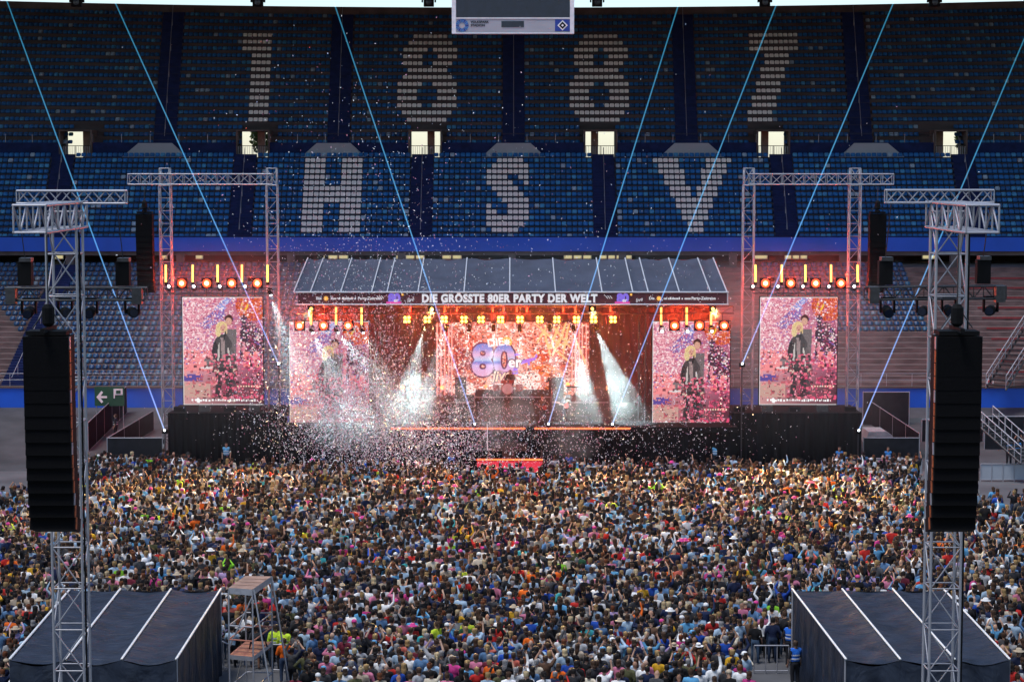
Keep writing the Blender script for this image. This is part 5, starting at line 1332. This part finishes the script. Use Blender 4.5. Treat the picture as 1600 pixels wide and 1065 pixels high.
# ================================================================== THE CROWD
CLOTH = {'black': (.010,.010,.012), 'charcoal': (.035,.035,.040), 'navy blue': (.012,.020,.060), 'dark grey': (.07,.07,.075), 'white': (.80,.80,.80), 'pale blue': (.34,.47,.60), 'denim blue': (.10,.20,.36),
         'light grey': (.36,.37,.39), 'sky blue': (.10,.32,.55), 'pink': (.55,.17,.27), 'hot pink': (.48,.04,.20), 'red': (.50,.025,.02), 'orange': (.75,.13,.012), 'mustard yellow': (.62,.34,.02), 'neon yellow': (.55,.70,.04),
         'lime green': (.22,.55,.03), 'beige': (.42,.34,.26), 'brown': (.12,.065,.04), 'wine red': (.13,.014,.03), 'turquoise': (.04,.33,.36), 'royal blue': (.015,.07,.38), 'lilac': (.40,.30,.52), 'olive': (.09,.09,.04), 'cream': (.60,.52,.40), 'dark green': (.012,.06,.03), 'coral': (.60,.14,.10)}
CW = [30, 12, 15, 5, 11, 8, 7, 4, 4, 2.4, 1.3, 2.8, 1.3, 1.0, .5, .4, 2.2, 2.2, 2, .8, 2.0, 1.2, 1.6, 2.0, .8, .7]
HAIRC = {'blond': (.30,.19,.08), 'light blond': (.46,.35,.20), 'brown': (.055,.028,.016), 'dark': (.014,.010,.009), 'grey': (.22,.21,.21), 'auburn': (.13,.04,.015)}
HCW = [2.0, .9, 8, 10, 1.6, 1.2]
KINDS = ['short', 'long', 'bob', 'tail', 'bun', 'cap', 'hat', 'bald']; KW = [11, 3, 4, 2.5, 1, 1, .4, .9]
POSES = ['down', 'front', 'up', 'one', 'phone', 'hips']; PW = [10, 4, .7, .7, 1.3, 1]
CN = list(CLOTH); HN = list(HAIRC)
pts = []
sp = .66; row = 0; Y = 70.4
ia_, ib_ = ia-.7, ib+.7
while Y < 126:
    half = Y*800/FPX + 5.0
    x = -half + (row % 2)*sp/2
    while x < half:
        px, py = x+rnd.uniform(-.19, .19), Y+rnd.uniform(-.17, .17); x += sp
        ux = 800 + px*FPX/py
        lim = 123.2
        if ux < 300: lim = 125.6 if ux > 132 else 112 + 9*max(0, ux)/132
        if ux > 1308: lim = 125.6 if ux < 1438 else (118 if ux < 1530 else 112)
        if py > lim - (rnd.random()**2)*1.2: continue
        if ia_ < px < ib_ and py > 120.6: continue
        if 10.0 < abs(px) < 17.2 and py < 77.7: continue
        if -11.4 < px < -7.6 and py < 77.2 and not (-8.6 < px and py > 74): continue
        if 8.7 < px < 10.6 and py < 78.4: continue
        if ux > 1530 and py > 103 and rnd.random() < .55: continue
        if any((px-w.x)**2+(py-w.y)**2 < .2 for w in pz): continue
        if rnd.random() < .03: continue
        pts.append((px, py))
    Y += sp*.90; row += 1
pts.sort(key=lambda q: q[1])
used, near = set(), []
def zone(ux):
    if ux < 520: return 'by scaffold'
    if ux > 1080: return 'by right tent'
    return 'mid crowd'
singles, rest = [], []
for (px, py) in pts:
    ux = 800+px*FPX/py; hy = 257+(CAM_H-1.7)*FPX/py
    (singles if len(singles) < 300 and 6 < ux < 1594 and hy < 1058 and abs(px) < 10.4 else rest).append((px, py))
POSEL = {'down': '', 'front': '', 'up': ', arms up', 'one': ', one arm up', 'phone': ', hands at face', 'hips': ', elbows out'}
for (px, py) in singles:
    ux = 800+px*FPX/py
    for _ in range(400):
        sc_, hk, hc, po = rnd.choices(CN, CW)[0], rnd.choices(KINDS, KW)[0], rnd.choices(HN, HCW)[0], rnd.choices(POSES, PW)[0]
        ls = rnd.random() < .45; key = (sc_, ls, hk, hc if hk not in ('cap', 'hat', 'bald') else '', po if po in ('up', 'one', 'phone', 'hips') else '', zone(ux))
        if hk in ('cap', 'hat'): hc2 = rnd.choice(['white', 'beige', 'navy blue', 'pink', 'black', 'sky blue']); key = key[:3] + (hc2,) + key[4:]
        if key not in used: break
    used.add(key)
    top = 'jacket' if ls and sc_ in ('black', 'charcoal', 'navy blue', 'denim blue', 'olive', 'brown') else ('sweater' if ls else 'T-shirt')
    kd = {'short': 'short %s hair', 'long': 'long %s hair', 'bob': 'bobbed %s hair', 'tail': '%s ponytail', 'bun': '%s bun', 'cap': 'a %s cap', 'hat': 'a %s brimmed hat'}
    if hk == 'bald': hl = 'shaved head'; hcol = (.1,.06,.04)
    elif hk in ('cap', 'hat'): hl = kd[hk] % hc2; hcol = CLOTH[hc2]
    else: hl = kd[hk] % hc; hcol = HAIRC[hc]
    lab = 'person in %s %s with %s%s, %s' % (sc_, top, hl, POSEL[po] if po != 'front' else '', zone(ux))
    v = rnd.uniform(.85, 1.15)
    person((px, py, 0), rnd.gauss(0, .35), rnd.gauss(1.72, .075), po, hk, dict(skin=rnd.choice(SKINS), shirt=tuple(c*v for c in CLOTH[sc_]), trousers=rnd.choice([(.012,.013,.018), (.03,.05,.10), (.07,.12,.2), (.03,.03,.03), (.25,.22,.18)]), hair=hcol),
           lab, ls, rnd.random() < .2, 'concertgoers in the crowd', shoes=False)
# everyone farther off: one mass
REG = {'head': 0, 'hand': 0, 'fore': 1, 'upper': 2, 'torso': 2, 'hip': 3, 'thigh': 3, 'shin': 3, 'foot': 3}
tmpl, tidx = [], {}
for po in POSES:
    V, F, reg, N = BODY[po][1]; V = V*np.array([1.06, 1.06, 1.0])
    for hk in KINDS:
        VV, FF, RR = [tuple(q) for q in V], list(F), [REG[r] for r in reg]
        if hk != 'bald':
            hb = HAIR[hk]; n = len(VV); VV += hb.v; FF += [tuple(i+n for i in f) for f in hb.f]; RR += [4]*len(hb.f)
        tidx[(po, hk)] = len(tmpl); tmpl.append((np.array(VV), FF, RR))
items = []
for (px, py) in rest:
    po, hk = rnd.choices(POSES, PW)[0], rnd.choices(KINDS, KW)[0]; sc_ = CLOTH[rnd.choices(CN, CW)[0]]; sk = rnd.choice(SKINS); v = rnd.uniform(.8, 1.2); sc_ = tuple(c*v for c in sc_)
    hc = HAIRC[rnd.choices(HN, HCW)[0]] if hk not in ('cap', 'hat') else rnd.choice([(.7,.7,.7), (.45,.36,.26), (.02,.03,.08), (.6,.05,.25), (.02,.02,.02)])
    tr = rnd.choice([(.012,.013,.018), (.03,.05,.10), (.07,.12,.2), (.03,.03,.03)]); fo = sc_ if rnd.random() < .45 else sk
    s = rnd.gauss(1.72, .08)/1.75; a = rnd.gauss(0, .4); c_, s2 = math.cos(a)*s, math.sin(a)*s
    items.append((tidx[(po, hk)], [[c_*1.03, -s2, 0], [s2, c_*1.03, 0], [0, 0, s]], (px, py, 0), [sk, fo, sc_, tr, hc]))
crowd = joined('crowd', tmpl, items, M['crowd'], smooth=True)
tag(crowd, 'dense crowd of concertgoers filling the ground up to the stage', 'crowd', kind='stuff')

# ================================================================== CONFETTI AND STAGE SMOKE
def cloud(n, cx, cy, sx, sy, Y0, Y1, out):
    for _ in range(n):
        x, y = rnd.gauss(cx, sx), rnd.gauss(cy, sy)
        if y > 752: continue
        p = P(x, y, rnd.uniform(Y0, Y1))
        if p.z > .6: out.append(p)
cf = []
cloud(5200, 590, 660, 85, 48, 116, 128, cf); cloud(3800, 540, 590, 75, 70, 118, 128, cf); cloud(2600, 700, 680, 110, 36, 117, 128, cf)
cloud(3200, 800, 640, 170, 80, 118, 130, cf); cloud(1500, 960, 680, 110, 40, 117, 128, cf); cloud(2200, 600, 470, 120, 80, 115, 128, cf)
cloud(9500, 585, 650, 72, 45, 114, 127, cf); cloud(4500, 520, 600, 60, 60, 116, 127, cf); cloud(3000, 690, 690, 70, 26, 116, 127, cf); cloud(900, 560, 300, 110, 110, 108, 126, cf); cloud(500, 760, 350, 260, 140, 108, 126, cf); cloud(600, 1000, 520, 120, 110, 116, 128, cf); cloud(700, 790, 725, 60, 18, 112, 121, cf)
PAPER = [(.80,.80,.80)]*5 + [(.80,.55,.62), (.75,.35,.50), (.55,.62,.80), (.78,.70,.75), (.30,.10,.16)]
q = MB(); q.add([(-.042,-.020,0),(.042,-.020,0),(.042,.020,.007),(-.042,.020,.007)], [(0,1,2,3)])
citems = []
for p in cf:
    e = Euler((rnd.random()*6.3, rnd.random()*6.3, rnd.random()*6.3)).to_matrix(); s = rnd.uniform(.55, 1.15)
    citems.append((0, np.array(e)*s, tuple(p), [rnd.choice(PAPER)]))
conf = joined('confetti', [(np.array(q.v), q.f, [0])], citems, M['paper'])
tag(conf, 'white and pink paper confetti drifting over stage and front rows', 'confetti', kind='stuff')

def smoke_mat(name, dens, scale, thr, colr=(.85,.95,.93)):
    m = bpy.data.materials.new(name); m.use_nodes = True; nt = m.node_tree; nt.nodes.clear()
    out = nt.nodes.new('ShaderNodeOutputMaterial'); vol = nt.nodes.new('ShaderNodeVolumePrincipled')
    vol.inputs['Color'].default_value = (*colr, 1); vol.inputs['Density'].default_value = dens; vol.inputs['Anisotropy'].default_value = 0.0
    nt.links.new(vol.outputs[0], out.inputs['Volume'])
    return m
def haze_mat():
    m = smoke_mat('thin_haze', .012, 1, 0); nt = m.node_tree; vol = [n for n in nt.nodes if n.type == 'PRINCIPLED_VOLUME'][0]
    tc = nt.nodes.new('ShaderNodeTexCoord'); sx = nt.nodes.new('ShaderNodeSeparateXYZ'); nt.links.new(tc.outputs['Object'], sx.inputs[0])
    prev = None
    for ax, a, b_ in (('X', 1.0, .70), ('Z', 1.0, .25)):
        ab = nt.nodes.new('ShaderNodeMath'); ab.operation = 'ABSOLUTE'; nt.links.new(sx.outputs[ax], ab.inputs[0])
        mr = nt.nodes.new('ShaderNodeMapRange'); mr.interpolation_type = 'SMOOTHSTEP'; mr.inputs[1].default_value, mr.inputs[2].default_value, mr.inputs[3].default_value, mr.inputs[4].default_value = b_, a, 1, 0
        nt.links.new(ab.outputs[0], mr.inputs[0])
        if prev is None: prev = mr.outputs[0]
        else:
            mm = nt.nodes.new('ShaderNodeMath'); mm.operation = 'MULTIPLY'; nt.links.new(prev, mm.inputs[0]); nt.links.new(mr.outputs[0], mm.inputs[1]); prev = mm.outputs[0]
    m3 = nt.nodes.new('ShaderNodeMath'); m3.operation = 'MULTIPLY'; m3.inputs[1].default_value = .013; nt.links.new(prev, m3.inputs[0]); nt.links.new(m3.outputs[0], vol.inputs['Density'])
    return m
hz = MB(); hz.box(-1, 1, -1, 1, -1, 1)
hzo = hz.build('haze', haze_mat()); hzo.location = (0, 135.9, 7.0); hzo.scale = (27, 9.3, 8.0); tag(hzo, 'thin haze around the stage that shows the light beams', 'haze', kind='stuff')
def puff_mat():
    m = bpy.data.materials.new('smoke_puff'); m.use_nodes = True; nt = m.node_tree; nt.nodes.clear()
    out = nt.nodes.new('ShaderNodeOutputMaterial'); vol = nt.nodes.new('ShaderNodeVolumePrincipled'); vol.inputs['Color'].default_value = (.74, .95, .92, 1)
    tc = nt.nodes.new('ShaderNodeTexCoord'); ln = nt.nodes.new('ShaderNodeVectorMath'); ln.operation = 'LENGTH'; nt.links.new(tc.outputs['Object'], ln.inputs[0])
    fo = nt.nodes.new('ShaderNodeMapRange'); fo.inputs[1].default_value, fo.inputs[2].default_value, fo.inputs[3].default_value, fo.inputs[4].default_value = .15, .95, 1, 0
    nt.links.new(ln.outputs['Value'], fo.inputs[0])
    no = nt.nodes.new('ShaderNodeTexNoise'); no.inputs['Scale'].default_value = 2.2; no.inputs['Detail'].default_value = 4
    oi = nt.nodes.new('ShaderNodeObjectInfo'); av = nt.nodes.new('ShaderNodeVectorMath'); av.operation = 'ADD'; nt.links.new(tc.outputs['Object'], av.inputs[0]); nt.links.new(oi.outputs['Location'], av.inputs[1]); nt.links.new(av.outputs[0], no.inputs['Vector'])
    mr = nt.nodes.new('ShaderNodeMapRange'); mr.inputs[1].default_value, mr.inputs[2].default_value, mr.inputs[3].default_value, mr.inputs[4].default_value = .36, .72, 0, 1
    nt.links.new(no.outputs['Fac'], mr.inputs[0])
    m1 = nt.nodes.new('ShaderNodeMath'); m1.operation = 'MULTIPLY'; nt.links.new(fo.outputs[0], m1.inputs[0]); nt.links.new(mr.outputs[0], m1.inputs[1])
    m2 = nt.nodes.new('ShaderNodeMath'); m2.operation = 'MULTIPLY'; m2.inputs[1].default_value = .26; nt.links.new(m1.outputs[0], m2.inputs[0]); nt.links.new(m2.outputs[0], vol.inputs['Density']); nt.links.new(vol.outputs[0], out.inputs['Volume'])
    return m
PUFF = puff_mat(); pmesh = None
for (x, y, Y, rx, ry, rz, lab) in ((662, 628, 131.0, 3.4, 2.4, 2.5, 'pale smoke cloud on the left half of the stage floor'), (930, 615, 131.0, 3.4, 2.4, 3.0, 'pale green smoke cloud on the right half of the stage'),
        (893, 690, 125.2, 2.3, 1.5, 2.0, 'pale smoke drifting down in front of the stage right of the island'), (790, 650, 128.6, 3.4, 1.6, 1.5, 'thin smoke over the middle of the stage floor'), (775, 680, 124, 2.2, 1.5, 1.6, 'small smoke puff over the island'), (870, 640, 132.5, 1.9, 1.4, 1.3, 'thin smoke between the singers and the right pillars'), (560, 650, 125.5, 4.2, 2.2, 2.6, 'smoke mixed with confetti before the left stage screen')):
    p = P(x, y, Y)
    if pmesh is None:
        bm = bmesh.new(); bmesh.ops.create_icosphere(bm, subdivisions=3, radius=1); pmesh = bpy.data.meshes.new('smoke'); bm.to_mesh(pmesh); bm.free(); pmesh.materials.append(PUFF)
    o = bpy.data.objects.new('smoke', pmesh); o.location = p; o.scale = (rx, ry, rz); col.objects.link(o); tag(o, lab, 'smoke', kind='stuff')
